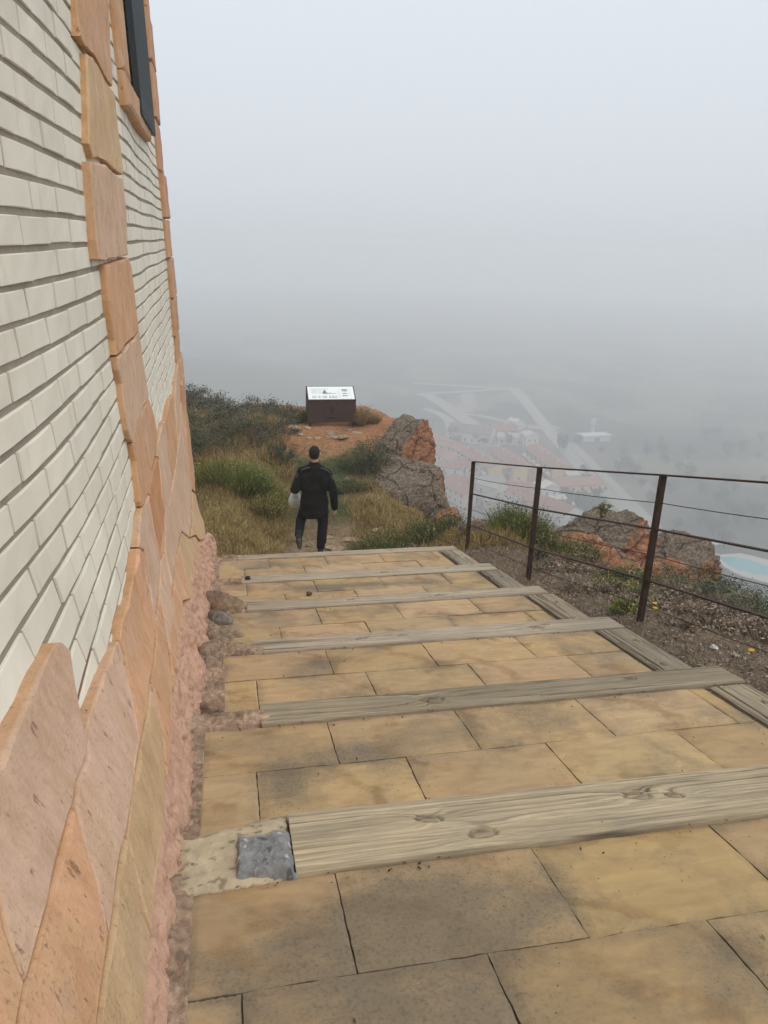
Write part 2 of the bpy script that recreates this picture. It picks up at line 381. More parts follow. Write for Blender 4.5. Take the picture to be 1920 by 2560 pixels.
def build_terrain():
    th = np.radians(np.concatenate([np.arange(-32, 60, .2), np.arange(60, 328, 3.)]))
    r = [.35]
    while r[-1] < 1750: r.append(r[-1]*1.018)
    r = np.array(r)
    T, Rr = np.meshgrid(th, r, indexing='ij')
    X, Y = np.sin(T)*Rr, np.cos(T)*Rr
    Z = ground_z(X, Y)
    corr = (X > -.75) & (X < 2.84) & (Y > -4) & (Y < 8.9)
    Z = np.where(corr, tread_z(Y)-.22, Z)
    Z = np.where((X <= -.3) & (Y < 9.9), Z-.25, Z)
    n, m = X.shape
    V = np.stack([X, Y, Z], -1).reshape(-1, 3)
    F = grid_faces(n, m)
    i = np.arange(m-1); a = (n-1)*m
    F2 = np.stack([a+i, i, i+1, a+i+1], 1)
    cen = np.stack([np.full(n, len(V)), np.arange(n)*m, np.roll(np.arange(n), -1)*m], 1)
    V = np.concatenate([V, [[0, 0, -.25]]])
    x, y = V[:, 0], V[:, 1]
    pathx = np.interp(y, [8, 11.5, 14, 18], [1.5, 1.45, 1.75, 2.4])
    near = np.array([.19, .145, .10]); straw = np.array([.21, .155, .07]); red = np.array([.33, .165, .085]); stony = np.array([.27, .19, .12])
    green = np.array([.065, .08, .035]); slope = np.array([.09, .085, .05])
    c = np.broadcast_to(near, (len(V), 3)).copy()
    def blend(w, col):
        nonlocal c
        c = c*(1-w[:, None]) + col*w[:, None]
    nz = fbm(x*1.1, y*1.1, 0, 41)
    blend(sm(y, 9, 9.8)*(x < 9), straw)
    blend(sm(y, 15.2, 16.6)*(1-sm(y, 20, 22))*sm(x+nz*.8, -.4, .6)*(1-sm(x, 4.6, 5.4)), red)
    pw = np.exp(-((x-pathx+nz*.25)/np.interp(y, [9, 12, 14, 17], [1.15, .8, .55, 1.3]))**4)*sm(y, 8.6, 9)*(1-sm(y, 19, 20))
    blend(pw*(1-sm(y+nz, 12.4, 13.2)), stony)
    blend(pw*sm(y+nz, 12.3, 13.2)*(1-sm(y+nz, 15.3, 16.2)), green)
    blend(sm(x+nz*.7, -.6, -1.4)*0+sm(-x+nz, .2, 1.4)*sm(y, 12, 14)*(1-sm(y, 22, 26)), np.array([.1, .095, .05]))
    d = np.clip(-V[:, 2]-4, 0, None)
    blend(sm(d, .5, 5), slope)
    flat = sm(-V[:, 2], 92, 99)
    f1 = fbm(x/55, y/55, 0, 51); f2 = fbm(x/16, y/16, 0, 53, 3)
    fld = np.where(f1[:, None] > .08, np.array([.14, .125, .075]), np.array([.045, .055, .035])) * (1+.5*f2[:, None])
    blend(flat, fld)
    lat = y-335+.0*x
    town = np.exp(-(((x-125)/75)**4+((y-335)/95)**4))
    c = c*(1-flat*town)[:, None] + (np.array([.15, .125, .10])*(1+.7*f2[:, None]))*(flat*town)[:, None]
    mesh('ground', V, [np.concatenate([F, F2]), cen], M['ground'], smooth=True, col=np.clip(c, .01, 1), kind='structure')
build_terrain()

# ------------------------------------------------------------------ the stepped path: treads of sandstone slabs
path_root = empty('stepped_path', (0, 0, 0), kind='structure')
def slab_rows(i):
    y1 = NEAR[i]; y0 = -1.3 if i == 0 else FAR[i-1]
    rows = []; y = y1
    while y > y0+.02:
        rows.append((max(y-.445, y0), y)); y -= .445
    return rows
OFFS = [(.30, -.01, .42, .12), (.45, .08, .2), (.61, .13, .4), (.70, .36, .1), (.15, .5, .3), (.45, .15, .6)]
LEFT = [-.16, -.16, -.07, -.02, -.12, -.14]
SLABTONE = np.array([.475, .342, .192])
for i in range(6):
    mb = MB(); stains = []
    zi = lambda y, i=i: -SL*y - RISE*i
    for k, (a, b) in enumerate(slab_rows(i)):
        off = OFFS[i][k % len(OFFS[i])]
        xs = [LEFT[i]]; x = off
        while x < xs[0]+.1: x += .68
        while x < 2.5: xs.append(x); x += .68 + rng.uniform(-.01, .01)
        xs.append(2.575)
        for x0, x1 in zip(xs[:-1], xs[1:]):
            bm = bmesh.new(); g = .0026
            nx, ny = 18, 12
            gx = np.linspace(x0+g, x1-g, nx+1); gy = np.linspace(a+g, b-g, ny+1)
            dz = rng.uniform(-.004, .004); tl = rng.uniform(-.004, .004)
            idx = []; vs = []
            for ix, xx in enumerate(gx):
                for iy, yy in enumerate(gy):
                    e_ = (ix in (0, nx)) + (iy in (0, ny))
                    j = .0025 if e_ else 0.
                    vs.append((xx+rng.uniform(-j, j)*.8, yy+rng.uniform(-j, j)*.8, zi(yy)+dz+tl*(xx-x0)-(.005 if e_ else 0)+float(vn(xx*9, yy*9, 0, 3))*.0015))
            V = np.array(vs); Fq = [list(f) for f in grid_faces(nx+1, ny+1)]
            W = ny+1
            rim = [r_ for r_ in range(W)] + [c_*W+ny for c_ in range(1, nx+1)] + [nx*W+r_ for r_ in range(ny-1, -1, -1)] + [c_*W for c_ in range(nx-1, 0, -1)]
            base_i = len(V); V = np.concatenate([V, V[rim]-[0, 0, .05]])
            nr = len(rim)
            Fq += [[rim[q_], rim[(q_+1) % nr], base_i+(q_+1) % nr, base_i+q_] for q_ in range(nr)]
            tone = SLABTONE*(1+rng.uniform(-.10, .08))*np.array([1+rng.uniform(-.03, .03), 1, 1+rng.uniform(-.08, .12)])*(np.array([.90, .90, .86]) if i == 0 else 1)
            mb.add(V, Fq, 0, tone)
            # stains: darker near some joints, the big smudge on the landing
            xx, yy = V[:, 0], V[:, 1]
            st = .0*xx
            if i == 0:
                st = st + .7*np.exp(-((xx-.55)/.26)**2-((yy-1.72)/.22)**2) + .8*np.exp(-((xx-.25)/.22)**2-((yy-1.6)/.2)**2) + .55*np.exp(-((xx-.5)/.5)**2-((yy-1.3)/.2)**2) + .5*np.exp(-((xx-.8)/.2)**2-((yy-1.7)/.2)**2) + .5*np.exp(-((xx-1.5)/.3)**2-((yy-1.3)/.2)**2)
            if i == 1:
                st = st + .7*np.exp(-((xx-.5)/.25)**2-((yy-2.95)/.14)**2) + .6*np.exp(-((xx-1.0)/.2)**2-((yy-3.05)/.12)**2) + .7*np.exp(-((xx-.2)/.14)**2-((yy-2.72)/.2)**2)
            if i == 2: st = st + .7*np.exp(-((xx-.45)/.25)**2-((yy-4.3)/.12)**2)
            if i == 3: st = st + .5*np.exp(-((xx-1.0)/.3)**2-((yy-5.7)/.12)**2)
            if i == 4: st = st + .9*np.exp(-((xx-1.1)/.6)**2-((yy-6.9)/.1)**2) + .6*np.exp(-((xx-1.9)/.3)**2-((yy-6.85)/.08)**2)
            if i == 5: st = st + .5*np.exp(-((xx-.5)/.4)**2-((yy-8.4)/.15)**2)
            ed = np.minimum(np.minimum(xx-x0, x1-xx), np.minimum(yy-a, b-yy)); st = st + .42*np.exp(-np.clip(ed, 0, 1)/.03)*(.35+.65*sm(fbm(xx*4, yy*4, 0, 45), -.1, .3))
            stains.append(st + rng.uniform(-.1, .12))
    o = mb.build('tread', M['slab'], path_root, smooth=False)
    at = o.data.attributes.new('stain', 'FLOAT', 'POINT'); at.data.foreach_set('value', np.concatenate(stains).astype(np.float32))
    y0 = -1.3 if i == 0 else FAR[i-1]-.02
    mb = MB()                                                     # bedding seen in the joints, and the step's own face
    for a, b, d_ in ((y0, NEAR[i], .012),):
        mb.add([[LEFT[i]-.02, a, zi(a)-d_], [2.6, a, zi(a)-d_], [2.6, b, zi(b)-d_], [LEFT[i]-.02, b, zi(b)-d_],
                [LEFT[i]-.02, a, zi(a)-.26], [2.6, a, zi(a)-.26], [2.6, b, zi(b)-.26], [LEFT[i]-.02, b, zi(b)-.26]],
               [[0, 1, 2, 3], [4, 7, 6, 5], [0, 4, 5, 1], [1, 5, 6, 2], [2, 6, 7, 3], [3, 7, 4, 0]])
    mb.build('bedding', M['joint'], path_root)

# earth between the plinth and the slabs, open at the timber ends
def dirt_strip():
    xs = np.linspace(-.42, .2, 125); ys = np.linspace(-1.2, 8.95, 620)
    Xg, Yg = np.meshgrid(xs, ys, indexing='ij')
    z = sum(tread_z(Yg+d) for d in (-.08, -.04, 0, .04, .08))/5 - .002
    z = z + fbm(Xg*14, Yg*14, 0, 61)*.03 + fbm(Xg*50, Yg*50, 0, 62, 3)*.012 + sm(-Xg, .14, .26)*.02
    und = np.interp(Yg, np.array([-2]+FAR[:-1])+.01, LEFT)
    und = Xg > np.array(LEFT)[np.searchsorted(np.array(FAR[:-1]), Yg)]+.012
    for i in range(1, 6): und = und & ~((Yg > NEAR[i]+.01) & (Yg < FAR[i]+.03))
    z = np.where(und, z-.08, z+.008)
    c = np.array([.36, .25, .175])*(1+.5*fbm(Xg*8, Yg*8, 0, 63))[..., None]*np.ones(3)
    c = c + sm(fbm(Xg*22, Yg*22, 0, 64), .2, .35)[..., None]*np.array([.10, .08, .06])
    mesh('earth', np.stack([Xg, Yg, z], -1).reshape(-1, 3), grid_faces(125, 620), M['dirt'], smooth=True, col=c.reshape(-1, 3), kind='structure')
dirt_strip()

# ------------------------------------------------------------------ timbers
def timber(name, L, W, H, nu, nv, seed, knots, tone, endnoise=.0, wl=None, wr=None, cracks=1.):
    """local frame: x along, y across, z up (top at 0). Grain, knots and checks are modelled on the top and the sides."""
    r = np.random.default_rng(seed)
    u = np.linspace(0, L, nu); 
    prof = np.concatenate([[-W/2, -W/2, -W/2], np.linspace(-W/2, W/2, nv), [W/2, W/2, W/2]])
    zz = np.concatenate([[-H, -H*.5, -.012], np.zeros(nv), [-.012, -H*.5, -H]])
    U, P = np.meshgrid(u, prof, indexing='ij'); Z = np.broadcast_to(zz, U.shape).copy()
    edge = np.abs(P) > W/2-.012
    Z = Z - np.where((np.abs(P) > W/2-.006) & (Z > -.001), .005, 0)
    v = P + .012*fbm(U*1.1, P*2, 0, seed, 3)
    dark = np.zeros_like(U); kz = np.zeros_like(U)
    for (ku, kv, kr) in knots:
        sh = r.uniform(-.35, .35); kr = kr*r.uniform(.7, 1.05); du, dv = U-ku, P-kv-(U-ku)*sh
        du = du + kr*.5*fbm(U*18, P*18, ku, seed, 2); dv = dv + kr*.4*fbm(U*18, P*18, ku+5, seed, 2)
        q = (du/(kr*2.6))**2 + (dv/kr)**2
        v = v + kr*1.5*np.sign(dv)*np.exp(-q*.35)*np.clip(np.abs(dv)/kr, 0, 1)
        dark = np.maximum(dark, np.exp(-((du/(kr*1.3))**2+(dv/(kr*.75))**2)*1.4))
        ring = np.sqrt((du/(kr*1.3))**2+(dv/(kr*.8))**2)
        dark = np.maximum(dark, .4*np.exp(-((ring-1.)/.16)**2))
        kz = kz - .012*np.exp(-((ring-1.05)/.2)**2) + .004*np.exp(-(ring/.6)**2)
    g = np.sin(v*2*math.pi/.022 + 2.2*fbm(U*1.1, P*7, 0, seed+3, 3) + .7*U)
    g2 = fbm(U*2.2, v*95, 0, seed+5, 4)
    ck = sm(fbm(U*.9, v*26, 3.3, seed+7, 3), .24, .34)*sm(fbm(U*.7+9, v*3, 0, seed+9, 2), -.05, .25)*cracks
    for _ in range(int(9*cracks)+2):                             # long drying checks along the grain
        c0, uc, ul = r.uniform(-W*.46, W*.46), r.uniform(0, L), r.uniform(.15, .6)
        if r.random() < .45: c0 = W*r.uniform(.28, .46)
        w_ = r.uniform(.0020, .0045)
        line = c0 + .012*fbm(U*2.5, c0*40+U*0, 0, seed+_*3, 3) + r.uniform(-.02, .02)*(U-uc)
        ck = np.maximum(ck, np.exp(-((v-line)/w_)**2)*sm(ul-np.abs(U-uc), 0, .12)*r.uniform(.6, 1.))
    top = (Z > -.02)
    Z = Z + top*(g*.0006 + g2*.0030 - ck*.010 + kz + .004*fbm(U*1.4, P*5, 0, seed+11, 2))
    Pw = P.copy()
    if wl is not None:
        t = U/L; ww = (wl*(1-t)+wr*t)/W
        Pw = np.where(P > 0, P*(2*ww-1), P)
    Pw = Pw + np.where(np.abs(P) > W/2-.001, .006*fbm(U*3, P*0, 0, seed+13, 4), 0)
    tone = np.array(tone)
    c = tone*(1+.07*g+.48*g2)[..., None]
    c = c*(1+.25*fbm(U*.8, P*3, 0, seed+15, 3))[..., None]
    c = c*(1-.8*ck)[..., None]*(1-.55*dark)[..., None]
    c = c*np.where(edge, .85, 1)[..., None]
    n, m = U.shape
    V = np.stack([U, Pw, Z], -1).reshape(-1, 3)
    F = grid_faces(n, m)[:, ::-1]
    caps = [list(range(m))[::-1], [(n-1)*m+j for j in range(m)]]
    faces = [list(f) for f in F] + caps
    return mesh(name, V, faces, M['wood'], smooth=False, col=np.clip(c.reshape(-1, 3), .012, 1))
def place(o, x0, y0, z0, ang=0., tilt=0.):
    o.location = (x0, y0, z0); o.rotation_euler = (tilt, 0, ang); return o
def tz(y, i): return -SL*y - RISE*i
pitch = -math.atan(SL)
TW = [  # x start, length, width, seed, knots, tone, label
    (.175, 3.2, .36, 11, [(.50, .045, .036), (.66, -.085, .052), (1.33, .035, .034), (1.47, .005, .03), (2.05, .05, .03), (2.2, .0, .022), (2.62, -.06, .03)], (.41, .345, .24), 'widest weathered grey timber with big oval knots and cement at its end'),
    (.125, 2.72, .25, 12, [(.9, .0, .04), (2.1, .05, .03)], (.31, .265, .185), 'grey-brown step timber second from the foreground, split along its back edge'),
    (.135, 2.70, .25, 13, [(.75, .02, .03), (1.05, .03, .03), (2.05, .0, .035), (2.15, .04, .03)], (.40, .345, .265), 'pale silvery step timber third from the foreground, with knots near its far right'),
    (.125, 2.70, .255, 14, [(.9, .02, .03), (1.7, .0, .03)], (.38, .325, .245), 'pale step timber fourth from the foreground, beside the tumbled stones'),
    (.105, 2.72, .26, 15, [(1.5, 0, .03), (2.2, .02, .03)], (.40, .345, .26), 'pale step timber with a dark pebble resting on its left end'),
    (.09, 2.75, .235, 16, [(.7, 0, .03), (1.9, .01, .025)], (.42, .355, .26), 'lowest step timber, last one before the trampled earth path'),
]
for i, (x0, L, W, sd, kn, tone, lab) in enumerate(TW):
    ym = (NEAR[i]+FAR[i])/2; W = FAR[i]-NEAR[i]
    o = timber('step_timber', L, W, .17, 760 if i == 0 else 420 if i < 3 else 260, 130 if i == 0 else 40 if i < 3 else 24, sd, kn, tone, cracks=1. if i < 2 else .7,
               wl=W*1.02 if i == 0 else None, wr=W*.84 if i == 0 else None)
    tag(o, lab, 'timber', 'step timbers of the stepped path')
    place(o, x0, ym, tz(ym, i)+.012, 0, pitch)
BE = [(1, FAR[0]+.01, NEAR[1]-.01, 2.60, 'light grey edging board cut off by the right frame edge'),
      (2, FAR[1]+.01, NEAR[2]-.01, 2.60, 'dark grey edging board beside the tread below the second timber'),
      (3, FAR[2]+.01, NEAR[3]-.01, 2.61, 'grey edging board just below the foot of the middle fence post'),
      (4, FAR[3]+.01, NEAR[4]-.01, 2.61, 'grey edging board level with the second fence post'),
      (5, FAR[4]+.01, NEAR[5]-.01, 2.62, 'small pale edging board beside the lowest tread near the end fence post'),
      (0, -.9, NEAR[0]-.01, 2.60, 'grey edging board of the upper landing, beyond the right edge of the photo')]
for n_, (i, a, b, x0, lab) in enumerate(BE):
    L = b-a
    o = timber('edge_board', L, .245, .17, 200, 44, 40+i, [(L*.3, .03, .02), (L*.75, -.04, .018)], (.27, .235, .175) if i in (2, 4) else (.34, .29, .21), cracks=.9)
    if i: tag(o, lab, 'timber', 'edging boards of the stepped path')
    else: o.parent = path_root
    o.location = (x0+.1225, a, tz(a, i)+.006); o.rotation_euler = (0, math.atan(SL), math.pi/2)
    o.rotation_mode = 'XYZ'
    Mx = Matrix.Rotation(math.pi/2, 4, 'Z') @ Matrix.Rotation(math.atan(SL), 4, 'Y')
    o.matrix_world = Matrix.Translation((x0+.1225, a, tz(a, i)+.006)) @ Mx

# pale coping stone and the grey cement that fills the end of the nearest timber
def lumpy_block(name, quad, h, n, amp, seed, colf, matl, round_=.02, **k):
    """quad: four (x, y) corners on the upper tread's plane, top raised by h"""
    q = np.array(quad, float); s_ = np.linspace(0, 1, n)
    S, T = np.meshgrid(s_, s_, indexing='ij')
    P = (q[0]*((1-S)*(1-T))[..., None] + q[1]*(S*(1-T))[..., None] + q[2]*(S*T)[..., None] + q[3]*((1-S)*T)[..., None])
    e_ = np.minimum(np.minimum(S, 1-S), np.minimum(T, 1-T))
    P = P + (np.stack([fbm(P[..., 0]*30, P[..., 1]*30, 0, seed), fbm(P[..., 0]*30, P[..., 1]*30, 5, seed)], -1)*.018)*sm(.12-e_, 0, .12)[..., None]
    z = -SL*P[..., 1] + h*sm(e_, -.02, .12) - .05*(e_ < .001) + amp*fbm(P[..., 0]*16, P[..., 1]*16, 0, seed+1)*sm(e_, 0, .15) + amp*.4*fbm(P[..., 0]*60, P[..., 1]*60, 0, seed+2, 3)
    c = colf(P[..., 0], P[..., 1])
    return mesh(name, np.concatenate([P, z[..., None]], -1).reshape(-1, 3), grid_faces(n, n), matl, smooth=True, col=c.reshape(-1, 3), **k)
lumpy_block('coping_stone', [(-.215, 1.93), (.165, 1.965), (.165, 2.34), (-.215, 2.24)], .018, 90, .006, 71,
            lambda x, y: (np.array([.50, .415, .28])*(1+.25*fbm(x*6, y*6, 0, 72))[..., None]*(1-.45*sm(fbm(x*34, y*60, 0, 73), .2, .4))[..., None]), M['pale'],
            label='pale weathered stone block between the pink plinth and the grey cement', cat='stone block')
lumpy_block('cement_patch', [(-.03, 1.975), (.172, 1.955), (.172, 2.215), (-.02, 2.20)], .040, 90, .014, 75,
            lambda x, y: (np.array([.275, .28, .28])*(1+.3*fbm(x*9, y*9, 0, 76))[..., None]*(1-.5*sm(fbm(x*26, y*26, 0, 77), .34, .46))[..., None] + sm(fbm(x*60, y*60, 0, 78), .40, .46)[..., None]*.25), M['cement'],
            label='rough grey cement patch packed against the left end of the widest timber', cat='cement')
# ------------------------------------------------------------------ the building: flared wall of white brick, sandstone cladding and pilasters
FH = np.array([-.6, .06, .15, .28, .5, .77, 1.26, 1.66, 2.05, 2.9, 4.0, 4.9, 6.5, 9.0])
FX = np.array([-.16, -.165, -.19, -.238, -.295, -.385, -.44, -.475, -.505, -.530, -.565, -.605, -.66, -.74])
def wall_x(y, z, fine=True):
    y, z = np.asarray(y, float), np.asarray(z, float)
    h = z + .2535*y
    x = sum(np.interp(h+d, FH, FX) for d in (-.08, -.04, 0, .04, .08))/5
    up = sm(h, .5, 1.3)
    x = x - .034*np.clip(3.7-y, 0, 2.6)**2*up
    if fine:
        x = x + up*sm(y, 5., 5.6)*.006*np.sin((y-5.4)*2*math.pi/1.9+.4) + up*.005*np.sin(y*3.1+z*.7)
    return x
def to_wall(px, py, off=0.):
    """(y, z) where the sight line through a photo point meets the wall face raised by off"""
    d = ray(px, py); t = np.linspace(.3, 10.6/d[1], 5000)
    P = EYE + d[None, :]*t[:, None]
    g = P[:, 0] - wall_x(P[:, 1], P[:, 2], False) - off
    k = np.where(g <= 0)[0]
    if len(k) == 0:
        j = np.argmin(g); return float(P[j, 1]), float(P[j, 2])
    j = max(k[0], 1); f = g[j-1]/(g[j-1]-g[j]+1e-12)
    q = P[j-1]*(1-f)+P[j]*f
    return float(q[1]), float(q[2])
YEND = 10.15; ZTOP = 5.7
building = empty('building', (0, 0, 0), label='tall building of white brick with orange sandstone pilasters and a flared pink base', cat='building')
# core of the wall: what shows as mortar in the brick joints; closed round the far corner
ys = np.linspace(-3, YEND, 200); zs = np.linspace(-3.2, ZTOP, 120)
Yg, Zg = np.meshgrid(ys, zs, indexing='ij'); Xg = wall_x(Yg, Zg)-.0425
V = np.stack([Xg, Yg, Zg], -1).reshape(-1, 3); F = [list(f) for f in grid_faces(200, 120)]
n0 = len(V)
V = np.concatenate([V, [[-6, -3, -3.2], [-6, -3, ZTOP], [-6, YEND, -3.2], [-6, YEND, ZTOP]]])
F += [[n0, n0+1] + [j for j in range(119, -1, -1)], [n0+2] + [199*120+j for j in range(120)] + [n0+3],
      [n0+1, n0+3] + [i*120+119 for i in range(199, -1, -1)], [n0, n0+2, n0+3, n0+1]]
mi = [1 if (n_ < 199*119 and (lambda a: a[2]+.2535*a[1])(V[F[n_][0]]) < .85) else 0 for n_ in range(len(F))]
mesh('wall_core', V, F, [M['mortar'], M['seam']], building, smooth=False, mi=mi)

# white bricks, each laid with its own face
mb = MB(); CH = .1045; BL = .347
jz = 1.549
for ci in range(-26, 41):
    z0 = jz + ci*CH
    x = -1.2 + (.5 if ci % 2 else 0.)*BL + rng.uniform(-.03, .03)
    while x < 9.75:
        L = BL+rng.uniform(-.012, .012)
        y0, y1 = x+.0065, x+L-.0065; x += L
        hmid = z0+.05+.2535*(y0+y1)/2
        if hmid < .45 or z0 > ZTOP-.1 or y0 < .4: continue
        n_ = 4
        yy = np.linspace(y0, y1, n_); dz = rng.uniform(-.0015, .0015)
        e_ = .0035
        za, zb = z0+.0095+dz, z0+CH-.0105+dz
        dx = rng.uniform(-.003, .003)
        vs = []
        rows = [(za, -.008), (za+.001, -.0025), (za+e_, 0), (zb-e_, 0), (zb-.001, -.0025), (zb, -.008)]
        rows = [(za, -.03)] + rows + [(zb, -.03)]
        for k_, y_ in enumerate(np.concatenate([[y0], yy, [y1]])):
            for (z_, o_) in rows:
                e2 = -.03 if k_ in (0, n_+1) else (-.0025 if k_ in (1, n_) else 0)
                yq = y_ + (.0015 if k_ == 1 else -.0015 if k_ == n_ else 0)
                vs.append((float(wall_x(y_, z_)) - .034 + dx + min(o_, e2) + .0012*math.sin(y_*31+z_*57), yq, z_ + .003*math.sin(yq*2.3+ci)))
        mb.add(vs, [list(f) for f in grid_faces(n_+2, len(rows))], 0, np.array([.75, .705, .605])*(1+rng.uniform(-.035, .03)))
mb.build('brick_face', M['brick'], building, smooth=False)

def slab_piece(mb, pts, thick=.0, back=-.06, inset=.012, tone=(.5, .3, .18), seed=0, bulge=.0, sub=2):
    """one stone: outline on the wall (y, z) given real thickness, rounded arris and its own tone"""
    P = np.array(pts, float)
    A = P[:, 0]*np.roll(P[:, 1], -1)-np.roll(P[:, 0], -1)*P[:, 1]
    if A.sum() < 0: P = P[::-1]
    Q = []                                          # resample the outline
    for a, b in zip(P, np.roll(P, -1, 0)):
        k = max(1, int(np.linalg.norm(b-a)/.06))
        for t in range(k): Q.append(a+(b-a)*t/k)
    Q = np.array(Q)
    Q = Q + .006*np.stack([fbm(Q[:, 0]*25, Q[:, 1]*25, 0, seed), fbm(Q[:, 0]*25, Q[:, 1]*25, 7, seed)], -1)
    def inner(d):
        T = np.roll(Q, -1, 0)-np.roll(Q, 1, 0); T /= np.linalg.norm(T, axis=1)[:, None]+1e-9
        return Q + np.stack([-T[:, 1], T[:, 0]], -1)*d
    bm = bmesh.new()
    def ring(q, off): return [bm.verts.new((off, a, b)) for a, b in q]
    r0 = ring(Q, back); r1 = ring(Q, thick-inset*.9); r2 = ring(inner(inset*.35), thick-inset*.25); r3 = ring(inner(inset), thick)
    n = len(Q)
    for ra, rb in ((r0, r1), (r1, r2), (r2, r3)):
        for i in range(n): bm.faces.new((ra[i], ra[(i+1) % n], rb[(i+1) % n], rb[i]))
    ed = [bm.edges.get((r3[i], r3[(i+1) % n])) for i in range(n)]
    res = bmesh.ops.triangle_fill(bm, edges=ed, use_beauty=True, use_dissolve=False, normal=(1, 0, 0))
    fs = [g for g in res['geom'] if isinstance(g, bmesh.types.BMFace)]
    for _ in range(sub):
        es = list({e for f in fs for e in f.edges if e.calc_length() > .07 and len(e.link_faces) == 2 and all(l in fs for l in e.link_faces)})
        if not es: break
        keep = set(fs)
        r = bmesh.ops.subdivide_edges(bm, edges=es, cuts=1, use_grid_fill=False)
        fs = [f for f in bm.faces if all(abs(v.co.x-thick) < 1e-5 for v in f.verts)]
        bmesh.ops.triangulate(bm, faces=[f for f in fs if len(f.verts) > 3])
        fs = [f for f in bm.faces if all(abs(v.co.x-thick) < 1e-5 for v in f.verts)]
    bmesh.ops.recalc_face_normals(bm, faces=bm.faces)
    bm.verts.index_update()
    V = np.array([v.co[:] for v in bm.verts])
    face = V[:, 0] > thick-1e-4; skin = V[:, 0] > thick-inset*.5
    V[:, 0] = V[:, 0] + wall_x(V[:, 1], V[:, 2], False) + face*(.012*fbm(V[:, 1]*5, V[:, 2]*5, seed, 81)+.005*fbm(V[:, 1]*19, V[:, 2]*19, seed, 83)+bulge)
    cc = np.where(skin[:, None], np.array(tone), EDGE_T*.6+np.array(tone)*.4)
    mb.add(V, [[v.index for v in f.verts] for f in bm.faces], 0, cc); bm.free()

